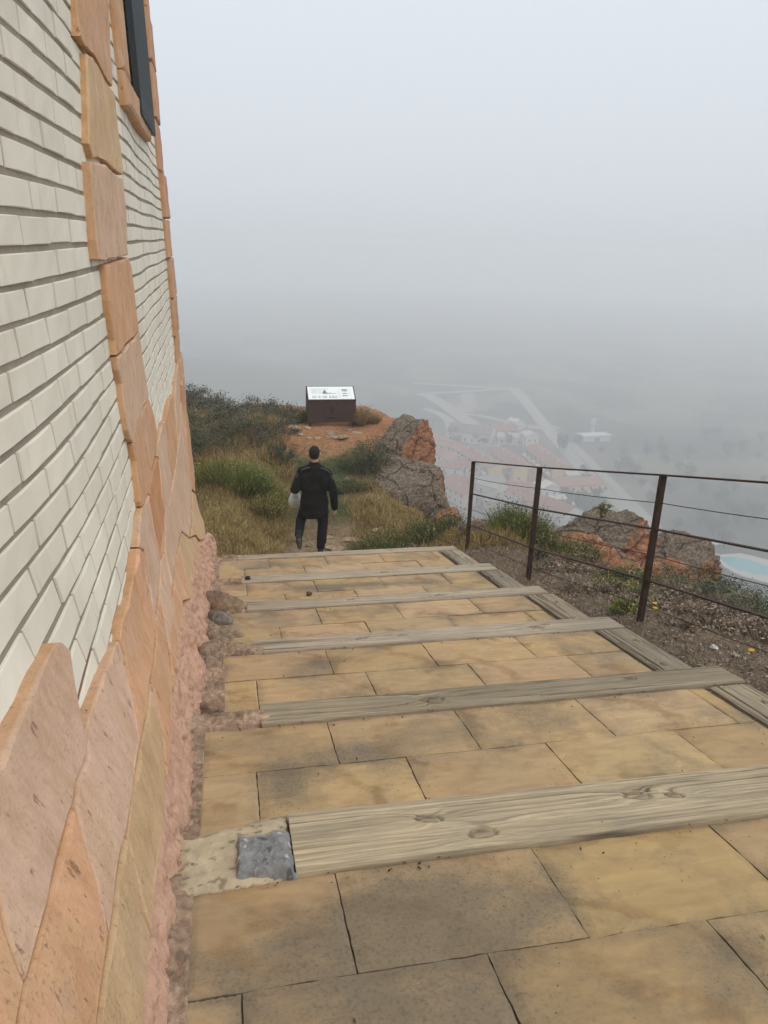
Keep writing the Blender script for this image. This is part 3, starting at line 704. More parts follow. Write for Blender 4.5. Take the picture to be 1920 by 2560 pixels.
def shrink(px, d):
    P = np.array(px, float); c = P.mean(0)
    A = (P[:, 0]*np.roll(P[:, 1], -1)-np.roll(P[:, 0], -1)*P[:, 1]).sum()
    if A < 0: P = P[::-1]
    T = np.roll(P, -1, 0)-np.roll(P, 1, 0); T /= np.linalg.norm(T, axis=1)[:, None]
    return P + np.stack([-T[:, 1], T[:, 0]], -1)*d
PINK, ORNG, OCHR, PALE = (.59, .395, .285), (.59, .335, .195), (.57, .39, .225), (.60, .41, .29)
EDGE_T = np.array([.52, .285, .13])
SKIRT = [
 (PINK, 1.5, [(160, 1603), (178, 1626), (208, 1800), (221, 1843), (219, 1893), (196, 1953), (187, 2016), (178, 2032), (148, 2150), (125, 2250), (105, 2330), (82, 2420), (69, 2453), (55, 2425), (20, 2320), (2, 2220), (-60, 2060), (-90, 2010), (-60, 1985), (0, 1905), (48, 1795), (102, 1674), (143, 1606)]),
 (PINK, 1.5, [(301, 1602), (314, 1639), (334, 1734), (349, 1812), (355, 1850), (347, 1899), (334, 1990), (319, 2082), (305, 2129), (295, 2197), (287, 2271), (278, 2335), (270, 2330), (256, 2278), (241, 2197), (219, 2123), (202, 2058), (192, 2018), (196, 1953), (219, 1893), (221, 1843), (215, 1825), (250, 1710), (290, 1612)]),
 (ORNG, 1.5, [(186, 2022), (196, 2042), (216, 2123), (238, 2200), (253, 2280), (272, 2342), (265, 2423), (255, 2491), (245, 2580), (240, 2640), (40, 2640), (52, 2560), (62, 2507), (70, 2463), (85, 2420), (108, 2330), (128, 2250), (150, 2150), (178, 2040)]),
 (ORNG, 1.5, [(-2, 2230), (14, 2320), (50, 2430), (64, 2463), (56, 2507), (46, 2560), (34, 2640), (-160, 2640), (-160, 2200), (-90, 2020), (-40, 2120)]),
 (OCHR, 1.3, [(317, 2095), (332, 2150), (348, 2218), (363, 2285), (379, 2332), (375, 2373), (370, 2440), (359, 2560), (353, 2640), (246, 2640), (250, 2560), (259, 2491), (269, 2423), (280, 2345), (289, 2271), (297, 2197), (307, 2129)]),
 (OCHR, 1.2, [(377, 1708), (384, 1721), (393, 1769), (406, 1834), (410, 1878), (417, 1947), (415, 2062), (405, 2116), (393, 2207), (388, 2271), (383, 2330), (363, 2277), (348, 2210), (332, 2142), (321, 2088), (334, 1990), (347, 1899), (355, 1850), (369, 1787)]),
 (ORNG, .9, [(391, 1560), (397, 1505), (400, 1482), (409, 1535), (424, 1636), (433, 1735), (434, 1770), (434, 1817), (427, 1904), (419, 1940), (412, 1878), (408, 1834), (395, 1769), (386, 1721), (379, 1704), (391, 1610)]),
 (ORNG, 1., [(350, 1367), (361, 1380), (368, 1418), (375, 1463), (379, 1498), (386, 1533), (390, 1562), (390, 1604), (377, 1700), (369, 1787), (355, 1848), (349, 1812), (334, 1734), (314, 1639), (302, 1600), (306, 1556), (324, 1494), (340, 1413), (344, 1371)]),
 (PALE, .8, [(362, 1262), (372, 1235), (377, 1262), (384, 1303), (390, 1339), (397, 1371), (400, 1397), (399, 1441), (397, 1475), (394, 1500), (390, 1552), (386, 1531), (379, 1496), (375, 1460), (368, 1416), (361, 1378), (344, 1368), (349, 1310), (355, 1270)]),
 ((.50, .235, .115), .6, [(392, 1143), (397, 1149), (401, 1192), (406, 1249), (412, 1273), (411, 1316), (406, 1357), (400, 1391), (390, 1335), (384, 1300), (377, 1258), (372, 1233), (376, 1203), (380, 1177)]),
 (PALE, .6, [(396, 1096), (406, 1061), (413, 1050), (420, 1102), (424, 1145), (431, 1187), (431, 1201), (424, 1246), (417, 1271), (413, 1279), (407, 1249), (402, 1192), (398, 1147), (393, 1140), (395, 1118)]),
 (ORNG, .6, [(414, 1049), (423, 1000), (436, 985), (440, 1060), (445, 1107), (438, 1167), (431, 1188), (425, 1145), (421, 1102)]),
 (PALE, .5, [(437, 984), (444, 912), (452, 880), (452, 1000), (451, 1066), (446, 1105), (441, 1060)]),
 (PALE, .6, [(453, 1000), (459, 1000), (465, 1100), (473, 1176), (480, 1226), (480, 1300), (474, 1343), (456, 1328), (447, 1359), (437, 1423), (431, 1470), (425, 1441), (414, 1380), (414, 1283), (425, 1246), (432, 1201), (439, 1167), (446, 1108), (452, 1068)]),
 (ORNG, .5, [(453, 880), (461, 890), (466, 960), (474, 1040), (480, 1093), (487, 1180), (490, 1230), (481, 1222), (474, 1172), (466, 1096), (460, 1000), (454, 1000)]),
 (OCHR, .5, [(482, 1230), (491, 1236), (497, 1265), (510, 1305), (516, 1345), (502, 1352), (490, 1338), (476, 1343), (482, 1300)]),
 (OCHR, .6, [(448, 1360), (457, 1331), (475, 1346), (489, 1341), (499, 1356), (488, 1400), (487, 1468), (478, 1495), (467, 1461), (457, 1405)]),
 (PALE, .6, [(403, 1402), (413, 1383), (424, 1443), (430, 1480), (432, 1540), (430, 1580), (426, 1634), (410, 1533), (400, 1477)]),
 (ORNG, .6, [(447, 1364), (456, 1408), (467, 1465), (478, 1499), (460, 1502), (449, 1594), (440, 1680), (435, 1730), (427, 1636), (431, 1580), (433, 1500), (438, 1425)]),
]
mb = MB()
for k, (tone, d, px) in enumerate(SKIRT):
    pts = [to_wall(a, b) for a, b in shrink(px, d*1.7)]
    slab_piece(mb, pts, thick=.0, inset=.009, tone=np.array(tone)*(1+rng.uniform(-.06, .06)), seed=100+k, sub=3)
mb.build('stone_skirt', M['stone'], building, smooth=False)

STRIP = [
 (ORNG, [(193, -90), (268, -90), (273, 0), (278, 120), (282, 217), (262, 188), (248, 158), (235, 135), (215, 116), (199, 90), (196, 40), (193, 0)]),
 (OCHR, [(217, 135), (234, 142), (248, 166), (262, 196), (282, 225), (291, 250), (297, 330), (304, 400), (307, 438), (303, 438), (285, 423), (262, 401), (250, 395), (233, 398), (224, 360), (221, 260), (219, 190)]),
 (PALE, [(224, 404), (240, 405), (262, 411), (285, 432), (303, 445), (305, 460), (312, 530), (317, 620), (319, 638), (290, 646), (262, 652), (246, 650), (240, 600), (233, 520), (228, 450)]),
 (ORNG, [(264, 662), (300, 650), (321, 643), (330, 665), (338, 730), (345, 800), (349, 824), (335, 843), (318, 858), (304, 880), (292, 888), (288, 850), (280, 800), (273, 750), (268, 700)]),
 (PALE, [(293, 894), (305, 884), (320, 862), (336, 848), (350, 828), (355, 870), (362, 930), (371, 975), (373, 993), (360, 1015), (350, 1040), (344, 1070), (334, 1105), (328, 1098), (322, 1075), (312, 1010), (306, 960), (298, 925)]),
 (ORNG, [(334, 1110), (345, 1073), (351, 1042), (361, 1017), (373, 997), (387, 1040), (396, 1097), (390, 1130), (377, 1178), (372, 1225), (362, 1260), (356, 1266), (353, 1254), (349, 1218), (342, 1154)]),
]
mb = MB()
for k, (tone, px) in enumerate(STRIP):
    slab_piece(mb, [to_wall(a, b) for a, b in shrink(px, .6)], thick=.0 if k != 2 else .006, inset=.010, tone=np.array(tone)*(1+rng.uniform(-.05, .05)), seed=140+k, sub=3)
mb.build('stone_pilaster', M['stone'], building, smooth=False)
mb = MB()                                             # the far corner pilaster, wrapping the edge of the wall
zc = ZTOP; k = 0
while zc > -.25:
    hb = rng.uniform(.42, .58); z0 = max(zc-hb, -.4); o = [.004, -.012, .012, -.004, .008][k % 5]
    for (a, b) in (((9.42+.05*(k % 2)), YEND+.02),):
        pts = [(a, z0+.012), (b, z0+.006), (b, zc-.006), (a, zc-.012)]
        slab_piece(mb, pts, thick=.012+o, inset=.02, tone=np.array((.54, .29, .19))*(1+rng.uniform(-.1, .1)), seed=170+k, sub=2)
    x1 = float(wall_x(YEND, (z0+zc)/2))
    mb.box((-1.2, YEND-.02, z0+.01), (x1-.015, YEND+.03+o, zc-.01), 0, (.54, .29, .19), b=.012)
    zc = z0; k += 1
mb.build('corner_pilaster', M['stone'], building, smooth=False)

# rough pink plinth at the foot
RB = np.array([[-3, .2], [1.2, .22], [1.9, .25], [2.4, .34], [3.2, .45], [4, .47], [5, .5], [6.4, .62], [7.8, .53], [9.2, .40], [10.3, .30]])
ys = np.linspace(-1.5, YEND+.1, 1150); ts = np.linspace(0, 1, 56)
Yg, Tg = np.meshgrid(ys, ts, indexing='ij')
hb = np.interp(Yg, RB[:, 0], RB[:, 1])+.03+.02*fbm(Yg*4, Yg*0, 0, 91)
Hh = -.35 + Tg*(hb+.35); Zg = Hh-.2535*Yg
nn = fbm(Yg*6, Hh*6, 0, 92, 3)*.026*np.where(Yg > 4, 1.7, .8) + fbm(Yg*26, Hh*40, 0, 93, 4)*.022 - sm(fbm(Yg*16, Hh*22, 0, 94), .2, .36)*.016
Xg = wall_x(Yg, Zg, False) - .012 + nn*sm(1-Tg, 0, .12)*np.where(Yg > 3, 1.15, .75) - .05*sm(Tg, .93, 1.)
mesh('plinth', np.stack([Xg, Yg, Zg], -1).reshape(-1, 3), grid_faces(1150, 56), M['rough'], building, smooth=True)

# window high on the wall: proud sandstone surround and a standing-off iron grille
win = empty('window', (0, 0, 0)); win.parent = building
JAMB = [((287, -90), (337, -90), (342, 95), (330, 110), (316, 158), (309, 150), (297, 148), (291, 60)),
        ((297, 153), (309, 155), (317, 164), (332, 118), (343, 105), (352, 240), (340, 236), (326, 225), (303, 268))]
mb = MB()
y0, z0 = to_wall(303, 271, -.02); y1, z1 = to_wall(364, 349, -.02)
zs_ = (z0+z1)/2; yl, yr = y0, min(y1, 8.2)
print('window', y0, z0, y1, z1, to_wall(356, 282, .1), to_wall(385, 338, .1))
zb = zs_
for k, (a, b) in enumerate(((zb+.21, zb+.86), (zb+.875, zb+1.5), (zb+1.515, ZTOP-.3))):
    slab_piece(mb, [(yl, a), (yl+.55, a), (yl+.55, b), (yl, b)], thick=.02, inset=.03, tone=np.array((.53, .31, .18))*(1+rng.uniform(-.06, .06)), seed=190+k)
    slab_piece(mb, [(yr-.5, a), (yr, a), (yr, b), (yr-.5, b)], thick=.02, inset=.03, tone=(.53, .31, .18), seed=195+k)
slab_piece(mb, [(yl, zb), (yr, zb), (yr, zb+.2), (yl, zb+.2)], thick=.03, inset=.03, tone=(.56, .33, .20), seed=199)
mb.build('window_frame', M['stone'], win, smooth=False)
mb = MB()
yy = np.linspace(yl+.55, yr-.5, 8)
mb.add([[float(wall_x(yl+.55, zb))-.058, yl+.55, zb+.2], [float(wall_x(yr-.5, zb))-.058, yr-.5, zb+.2], [float(wall_x(yr-.5, ZTOP-.3))-.058, yr-.5, ZTOP-.3], [float(wall_x(yl+.55, ZTOP-.3))-.058, yl+.55, ZTOP-.3]], [[0, 1, 2, 3]])
mb.build('pane', M['glass'], win)
ga = to_wall(356, 282, .045); gb = to_wall(385, 338, .045)
print('grille', ga, gb)
gy0, gy1, gz = ga[0], gb[0], (ga[1]+gb[1])/2
mb = MB()
gx = lambda z: float(wall_x((gy0+gy1)/2, z, False))+.015
nb = 46
for y in np.linspace(gy0, gy1, nb):
    t = (y-gy0)/(gy1-gy0); zlo = ga[1]*(1-t)+gb[1]*t
    for dx in (0, .03): mb.bar((gx(zlo)+dx, y, zlo), (gx(ZTOP-.2)+dx, y, ZTOP-.2), .016, .016, up=(0, 1, 0))
for z in np.arange(min(ga[1], gb[1])+.06, ZTOP-.2, .034):
    for dx in (0, .03): mb.bar((gx(z)+dx+.006, gy0, z), (gx(z)+dx+.006, gy1, z), .006, .010)
for y in (gy0, gy1):
    mb.bar((gx(gz)+.015, y, ga[1] if y == gy0 else gb[1]), (gx(ZTOP-.2)+.015, y, ZTOP-.2), .012, .045, up=(1, 0, 0))
mb.bar((gx(ga[1])+.015, gy0, ga[1]), (gx(gb[1])+.015, gy1, gb[1]), .045, .012)
for z in (gz+.75, gz+1.6):
    mb.bar((gx(z)-.17, gy0+.02, z), (gx(z)+.03, gy0+.02, z), .035, .04)
    mb.bar((gx(z)-.17, gy1-.02, z), (gx(z)+.03, gy1-.02, z), .035, .04)
mb.build('window_grille', M['iron'], win)
# ------------------------------------------------------------------ fence
fence = empty('fence', (3.1, 7, float(ground_z(3.1, 7))), label='rusty steel fence of slim posts, flat rails and thin wires beside the steps', cat='fence')
fo = np.array(fence.location)
POSTS = [(3.3, 3.1), (3.255, 5.07), (3.09, 6.98), (3.16, 9.25)]
PH = 1.30
tops = []
for x, y in POSTS:
    zb = -.2535*y-.02
    mb = MB(); mb.box(np.array((x-.022, y-.022, zb-.35))-fo, np.array((x+.022, y+.022, zb+PH))-fo, b=.003)
    mb.build('post', M['rust'], fence); tops.append(np.array([x, y, zb]))
tops = [np.array([3.32, 1.2, -.2535*1.2])] + tops
for hgt, kind in ((PH+.006, 'rail'), (PH*5/6, 'wire'), (PH*4/6, 'rail'), (PH*3/6, 'wire'), (PH*2/6, 'rail'), (PH/6, 'wire')):
    mb = MB()
    for a, b in zip(tops[:-1], tops[1:]):
        p, q = a+[0, 0, hgt]-fo, b+[0, 0, hgt]-fo
        if kind == 'rail': mb.bar(p, q, .044 if hgt > PH else .034, .012)
        else:
            n = 7; mb.tube([p+(q-p)*t-[0, 0, .012*math.sin(math.pi*t)] for t in np.linspace(0, 1, n)], .0035, 6)
    mb.build(kind, M['rust'], fence)

# ------------------------------------------------------------------ information lectern on the promontory
SX, SY = 2.50, 17.95
SZ = float(ground_z(SX, SY))
SZ = -2.62
sign = empty('information_lectern', (SX, SY, SZ), label='brown steel lectern sign with a sloping white information board on the promontory', cat='sign')
W2, ZF0, ZF1 = .575, .12, .655
mb = MB(); mb.box((-W2, 0, ZF0), (W2, .012, ZF1), b=.003); mb.build('front_panel', M['corten'], sign)
tilt = R_(32); DL = .485
def on_board(u, v, d=0.):                                 # u across, v up the slope
    return (u, v*math.cos(tilt)-d*math.sin(tilt)-.004, ZF1+v*math.sin(tilt)+d*math.cos(tilt))
mb = MB()
Q = [on_board(-W2-.004, -.01, -.03), on_board(W2+.004, -.01, -.03), on_board(W2+.004, DL, -.03), on_board(-W2-.004, DL, -.03)]
Q2 = [on_board(-W2-.004, -.01, .008), on_board(W2+.004, -.01, .008), on_board(W2+.004, DL, .008), on_board(-W2-.004, DL, .008)]
mb.add(Q+Q2, [[3, 2, 1, 0], [4, 5, 6, 7], [0, 1, 5, 4], [1, 2, 6, 5], [2, 3, 7, 6], [3, 0, 4, 7]])
mb.build('board_tray', M['corten'], sign)
for s in (-1, 1):
    mb = MB(); xa = s*W2
    yb = DL*math.cos(tilt)
    P = [(0.014, ZF0), (yb, ZF0+.1), (yb, ZF1+DL*math.sin(tilt)-.035), (0.014, ZF1-.02)]
    V = [(xa-.006, a, b) for a, b in P]+[(xa+.006, a, b) for a, b in P]
    mb.add(V, [[3, 2, 1, 0], [4, 5, 6, 7], [0, 1, 5, 4], [1, 2, 6, 5], [2, 3, 7, 6], [3, 0, 4, 7]]); mb.build('side_panel', M['corten'], sign)
    mb = MB(); mb.box((s*(W2-.06)-.012, .03, -.3), (s*(W2-.06)+.012, .07, ZF0+.05)); mb.box((s*(W2-.06)-.012, yb-.06, -.4), (s*(W2-.06)+.012, yb-.02, ZF0+.2)); mb.build('leg', M['corten'], sign)
mb = MB()
q = [on_board(-W2+.022, .022, .0095), on_board(W2-.022, .022, .0095), on_board(W2-.022, DL-.022, .0095), on_board(-W2+.022, DL-.022, .0095)]
q2 = [on_board(-W2+.022, .022, .013), on_board(W2-.022, .022, .013), on_board(W2-.022, DL-.022, .013), on_board(-W2+.022, DL-.022, .013)]
mb.add(q+q2, [[4, 5, 6, 7], [0, 1, 5, 4], [1, 2, 6, 5], [2, 3, 7, 6], [3, 0, 4, 7]])
board = mb.build('board', M['board'], sign)
mb = MB()
def patch(u0, v0, u1, v1, c, d=.0145):
    mb.add([on_board(u0, v0, d), on_board(u1, v0, d), on_board(u1, v1, d), on_board(u0, v1, d)], [[0, 1, 2, 3]], 0, c)
r_ = np.random.default_rng(3)
G = (.30, .33, .33); LG = (.55, .60, .60)
u = -.47
while u < -.05: w = r_.uniform(.015, .04); patch(u, .365, u+w, .378, G); u += w+.008
for k in range(7): patch(-.47, .33-.018*k, -.47+r_.uniform(.13, .16), .336-.018*k, LG)
for k in range(7): patch(-.30, .33-.018*k, -.30+r_.uniform(.06, .09), .336-.018*k, LG)
for k in range(22):                                         # the panorama drawing: hatched ridge
    a = k/22.; patch(-.20+a*.33, .21, -.20+a*.33+.013, .23+.09*math.exp(-((a-.12)/.14)**2)+.04*math.sin(a*9)**2*(1-a), (.10+.4*a, .12+.42*a, .12+.42*a))
for row, v in enumerate((.115, .07)):
    for k in range(18):
        if k in (3, 6, 11): continue
        uu = -.455+.033*k; patch(uu, v, uu+.024, v+.026, [(.22, .25, .25), (.42, .45, .44), (.33, .36, .33)][k % 3], .0146)
for k, v in enumerate((.335, .29, .20, .12)):
    for j in range(4): patch(.27+.03*j, v, .297+.03*j, v+.034, (.12+.1*((k+j) % 3), .14+.1*((k+j) % 3), .14+.1*((k+j) % 3)))
for j in range(8): patch(.39+.012*j, .345, .40+.012*j, .352+.01*math.sin(j), (.35, .38, .38))
for k in range(9): patch(.15, .32-.03*k, .15+r_.uniform(.07, .1), .326-.03*k, LG)
for k in range(6): patch(.40, .30-.03*k, .40+r_.uniform(.05, .08), .306-.03*k, LG)
for uu in (.275, .36, .46): patch(uu, .035, uu+.014, .047, (.1, .12, .12))
mb.build('board_print', M['ink'], board)
mb = MB(); c = (.03, .025, .02)
for a, b, c0, d0 in ((-.125, .185, .145, .19), (-.125, .265, .145, .27), (-.125, .185, -.12, .27), (.14, .185, .145, .27)):
    mb.box((a, -.006, b), (c0, -.001, d0))
M['etch'] = m_plain('etched_letters', (.025, .019, .017), .8, .2, 20.)
M['etchplate'] = m_plain('brushed_plate', (.085, .066, .055), .5, .2, 20.)
mb.build('name_plate_rim', M['etchplate'], sign)
cu = bpy.data.curves.new('letters', 'FONT'); cu.body = 'HERCE'; cu.size = .085; cu.align_x = 'CENTER'; cu.extrude = .002; cu.offset = .002
to = bpy.data.objects.new('letters', cu); COL.objects.link(to)
bpy.context.view_layer.update()
me = bpy.data.meshes.new_from_object(to.evaluated_get(bpy.context.evaluated_depsgraph_get()))
bpy.data.objects.remove(to); me.materials.clear()
lt = link('lettering', me, M['etch'], sign); lt.rotation_euler = (R_(90), 0, 0); lt.location = (.01, -.004, .198); lt.scale = (1.02, 1, 1)
mb = MB()                                                     # shield cut into the sheet above the name
sh = [(-.035, .44), (.035, .44), (.035, .38), (.02, .335), (0, .315), (-.02, .335), (-.035, .38)]
mb.add([(a, -.002, b) for a, b in sh]+[(a, .001, b) for a, b in sh], [list(range(7))]+[[i, (i+1) % 7, 7+(i+1) % 7, 7+i] for i in range(7)])
cr = [(-.05, .455), (-.035, .50), (-.018, .47), (0, .51), (.018, .47), (.035, .50), (.05, .455)]
mb.add([(a, -.002, b) for a, b in cr]+[(a, .001, b) for a, b in cr], [list(range(7))]+[[i, (i+1) % 7, 7+(i+1) % 7, 7+i] for i in range(7)])
mb.build('crest', M['etch'], sign)

# ------------------------------------------------------------------ rocks
def rock(name, loc, size, seed, planes, bare, rot=0., strat=None, amp=.12, sub=5, label=None, group=None, cat='rock', fine=1.):
    bm = bmesh.new(); bmesh.ops.create_icosphere(bm, subdivisions=sub, radius=1)
    bm.verts.index_update()
    P = np.array([v.co[:] for v in bm.verts]); F = np.array([[v.index for v in f.verts] for f in bm.faces]); bm.free()
    hit = np.full(len(P), -1)
    for k, (n, d) in enumerate(planes):
        n = np.array(n, float); n /= np.linalg.norm(n)
        s = P@n-d; m = s > 0
        P = P - np.outer(np.where(m, s*.94, 0), n); hit[m] = k
    nrm = P/np.linalg.norm(P, axis=1)[:, None]
    q = P*1.0
    dsp = amp*fbm(q[:, 0]*1.6, q[:, 1]*1.6, q[:, 2]*1.6+seed, seed, 5)*1.6
    dsp = dsp - amp*.35*np.abs(fbm(q[:, 0]*3.2, q[:, 1]*3.2, q[:, 2]*3.2, seed+3, 5))*2
    if strat is not None:
        n = np.array(strat, float); n /= np.linalg.norm(n)
        L = q@n*7+fbm(q[:, 0]*2, q[:, 1]*2, q[:, 2]*2, seed+5)*1.2
        dsp = dsp + amp*.45*(np.abs((L % 1)-.5)*2)**.7
    dsp = dsp - .05*(np.abs(fbm(q[:, 0]*4.5, q[:, 1]*4.5, q[:, 2]*4.5, seed+12, 4))**.6)*1.3 + .03
    dsp = dsp + fine*.035*fbm(q[:, 0]*14, q[:, 1]*14, q[:, 2]*14, seed+8, 4)
    P = (P + nrm*dsp[:, None])*np.array(size)
    b = np.zeros(len(P))
    for k, v in bare.items():
        if k == 'all': b = np.maximum(b, v)
        else: b = np.where(hit == k, v, b)
    for _ in range(2):                                        # soften the border of the fresh break
        acc = np.zeros(len(P)); cnt = np.zeros(len(P))
        for i in range(3):
            for j in range(3):
                np.add.at(acc, F[:, i], b[F[:, j]]); np.add.at(cnt, F[:, i], 1)
        b = acc/cnt
    o = mesh(name, P, F, M['rock'], None, loc, smooth=True)
    o.rotation_euler = (0, 0, rot)
    at = o.data.attributes.new('bare', 'FLOAT', 'POINT'); at.data.foreach_set('value', b.astype(np.float32))
    return tag(o, label, cat, group)
g = lambda x, y: float(ground_z(x, y))
rock('boulder', (4.10, 16.6, -3.2), (.76, .8, 1.15), 3, [((.42, -.88, .10), .22), ((-.35, -.2, .9), .62), ((-.6, -.7, .3), .62)], {0: 1.0, 'all': .22}, .1, (.3, .2, 1), .13, 6, 'tall split boulder with a grey back and bare red face')
rock('boulder', (3.72, 14.6, -3.30), (.88, .75, .74), 5, [((-.3, -.3, .9), .72), ((.9, -.1, .2), .75)], {1: .45, 'all': .0}, -.1, None, .09, 6, 'rounded dark speckled boulder just below the split red one')
rock('boulder', (2.72, 14.9, -3.22), (.62, .5, .34), 7, [((0, -.5, .8), .7)], {'all': .12}, .3, None, .1, 5, 'low mossy boulder on the left flank of the dark speckled one')
rock('boulder', (3.4, 16.2, -3.25), (.75, .5, .42), 8, [((.3, -.9, .3), .7)], {'all': .25}, .0, None, .1, 5, 'buried brown boulder under the split red one')
rock('boulder', (3.55, 18.4, -2.62), (.28, .24, .22), 9, [((.3, -.9, .3), .7)], {'all': .9}, .0, None, .1, 4, 'small red rock right of the lectern behind the split boulder')
# the outcrop beyond the fence
rock('boulder', (6.25, 11.0, -3.28), (1.2, .9, .80), 11, [((-.55, -.25, .78), .50), ((.3, -.9, .3), .55), ((.9, -.2, .2), .8)], {1: .6, 'all': .22}, .25, (.4, .1, .9), .17, 6, 'big tilted grey slab of layered rock beyond the fence')
rock('boulder', (5.12, 9.75, -3.0), (.78, .55, .62), 13, [((-.2, -.9, .35), .60), ((.5, -.5, .7), .68)], {'all': .95}, .2, None, .13, 6, 'bare red-orange rock in front of the tilted grey slab')
rock('boulder', (7.35, 10.7, -3.66), (.95, .8, .80), 15, [((-.3, -.3, .85), .62), ((-.2, -.95, .1), .6), ((.95, -.1, .1), .8)], {1: .55, 'all': .22}, .5, (.7, .2, .7), .19, 6, 'grey layered rock at the right end of the outcrop, pitted and lichen covered')
rock('boulder', (6.45, 9.75, -3.28), (.62, .42, .45), 17, [((0, -.9, .4), .65)], {'all': .7}, .1, None, .12, 5, 'reddish-brown rock wedged low between the grey slabs')
rock('boulder', (4.0, 11.0, -2.95), (.42, .34, .40), 19, [((0, -.9, .4), .65)], {'all': .6}, .4, None, .12, 5, 'small reddish rock between the two far fence posts')
rock('boulder', (3.62, 11.5, -2.80), (.38, .3, .30), 20, [((0, -.9, .4), .65)], {'all': .55}, 1.4, None, .12, 5, 'small brown rock tucked beside the end fence post')
rock('boulder', (7.75, 8.9, -3.75), (.8, .5, .36), 21, [((-.1, -.5, .8), .6)], {'all': .55}, .2, None, .12, 5, 'low reddish rock on the slope edge above the swimming pool')
rock('boulder', (6.95, 7.35, -3.05), (.30, .18, .15), 23, [((-.1, -.5, .8), .6)], {'all': .0}, .2, None, .08, 4, 'small grey stone among the dark shrubs on the slope')

# stones tumbled at the foot of the plinth
def stone(name, loc, size, seed, col, label, rot=0., group=None):
    bm = bmesh.new(); bmesh.ops.create_icosphere(bm, subdivisions=4, radius=1); bm.verts.index_update()
    P = np.array([v.co[:] for v in bm.verts]); F = np.array([[v.index for v in f.verts] for f in bm.faces]); bm.free()
    r = np.random.default_rng(seed)
    for k in range(9):
        n = r.normal(size=3); n /= np.linalg.norm(n); s = P@n-r.uniform(.55, .8)
        P = P-np.outer(np.clip(s, 0, None)*.9, n)
    nr = P/np.linalg.norm(P, axis=1)[:, None]
    P = (P + nr*(.12*fbm(P[:, 0]*2.5, P[:, 1]*2.5, P[:, 2]*2.5, seed))[:, None] + nr*(.06*fbm(P[:, 0]*7, P[:, 1]*7, P[:, 2]*7, seed, 5))[:, None])*np.array(size)
    o = mesh(name, P, F, M['pebble'], None, loc, smooth=True, col=np.broadcast_to(col, (len(P), 3)))
    o.rotation_euler = (0, 0, rot); return tag(o, label, 'stone', group)
for k, (x, y, s, c, lab) in enumerate((
    (.00, 6.02, (.15, .17, .085), (.30, .21, .13), 'brown flat-topped stone jutting over the tread at the plinth foot'),
    (-.08, 5.70, (.11, .15, .095), (.24, .215, .185), 'dark grey round stone leaning on the plinth below the brown one'),
    (-.03, 5.30, (.10, .15, .06), (.33, .25, .17), 'pale buff stone half buried at the plinth foot'),
    (-.13, 6.55, (.10, .16, .12), (.28, .19, .14), 'large pinkish stone set in the plinth foot above the brown one'),
    (-.13, 4.70, (.07, .13, .08), (.34, .25, .18), 'tan upright stone against the plinth beside the third tread'),
    (.06, 5.05, (.07, .09, .03), (.40, .30, .18), 'thin yellowish flake of stone near the end of the fourth timber'),
    (-.14, 3.75, (.05, .09, .06), (.30, .21, .15), 'tan stone in the earth gap near the end of the second timber'))):
    stone('fallen_stone', (x-.03, y, float(tread_z(y))+s[2]*.12), s, 30+k, c, lab, k*.7)
stone('pebble', (.17, 7.31, float(tz(7.31, 4))+.028), (.034, .026, .022), 51, (.055, .045, .042), 'dark pebble sitting on the fifth timber near its left end')
stone('pebble', (.72, 6.62, float(tz(6.62, 4))+.02), (.036, .026, .024), 52, (.14, .085, .05), 'brown pebble lying on the tread below the fourth timber')
for k, (x, y, s_, c, lab) in enumerate((
    (-.165, 2.82, .018, (.6, .58, .54), 'tiny white pebble in the earth gap by the second tread'),
    (-.17, 3.22, .014, (.6, .58, .54), 'tiny white pebble beside the end of the second timber'),
    (3.42, 4.35, .03, (.62, .6, .56), 'white pebble in the dry weeds by the right edge, upper one'),
    (3.45, 4.15, .025, (.45, .42, .36), 'grey pebble in the dry weeds by the right edge, lower one'))):
    zz = float(tread_z(y))-.005 if x < 1 else g(x, y)+.01
    stone('pebble', (x, y, zz), (s_, s_*1.2, s_*.8), 60+k, c, lab)
# flat stones bedded in the trodden path and under the lectern
r_ = np.random.default_rng(12)
for k in range(46):
    if k < 28:
        y = 9.6+r_.random()*3.0; x = 1.55+r_.normal()*.55 + (y-9.6)*.05
    else:
        y = 16.9+r_.random()*.9; x = 2.4+r_.normal()*.6
    s_ = r_.uniform(.04, .14) if k % 4 else r_.uniform(.14, .24)
    stone('path_stone', (x, y, g(x, y)+.004), (s_, s_*r_.uniform(.6, .9), s_*.32), 80+k, np.array((.36, .27, .18))*r_.uniform(.75, 1.2), 'flat weathered stone bedded in the trodden earth of the footpath', r_.uniform(0, 6), 'flat stones bedded in the footpath')

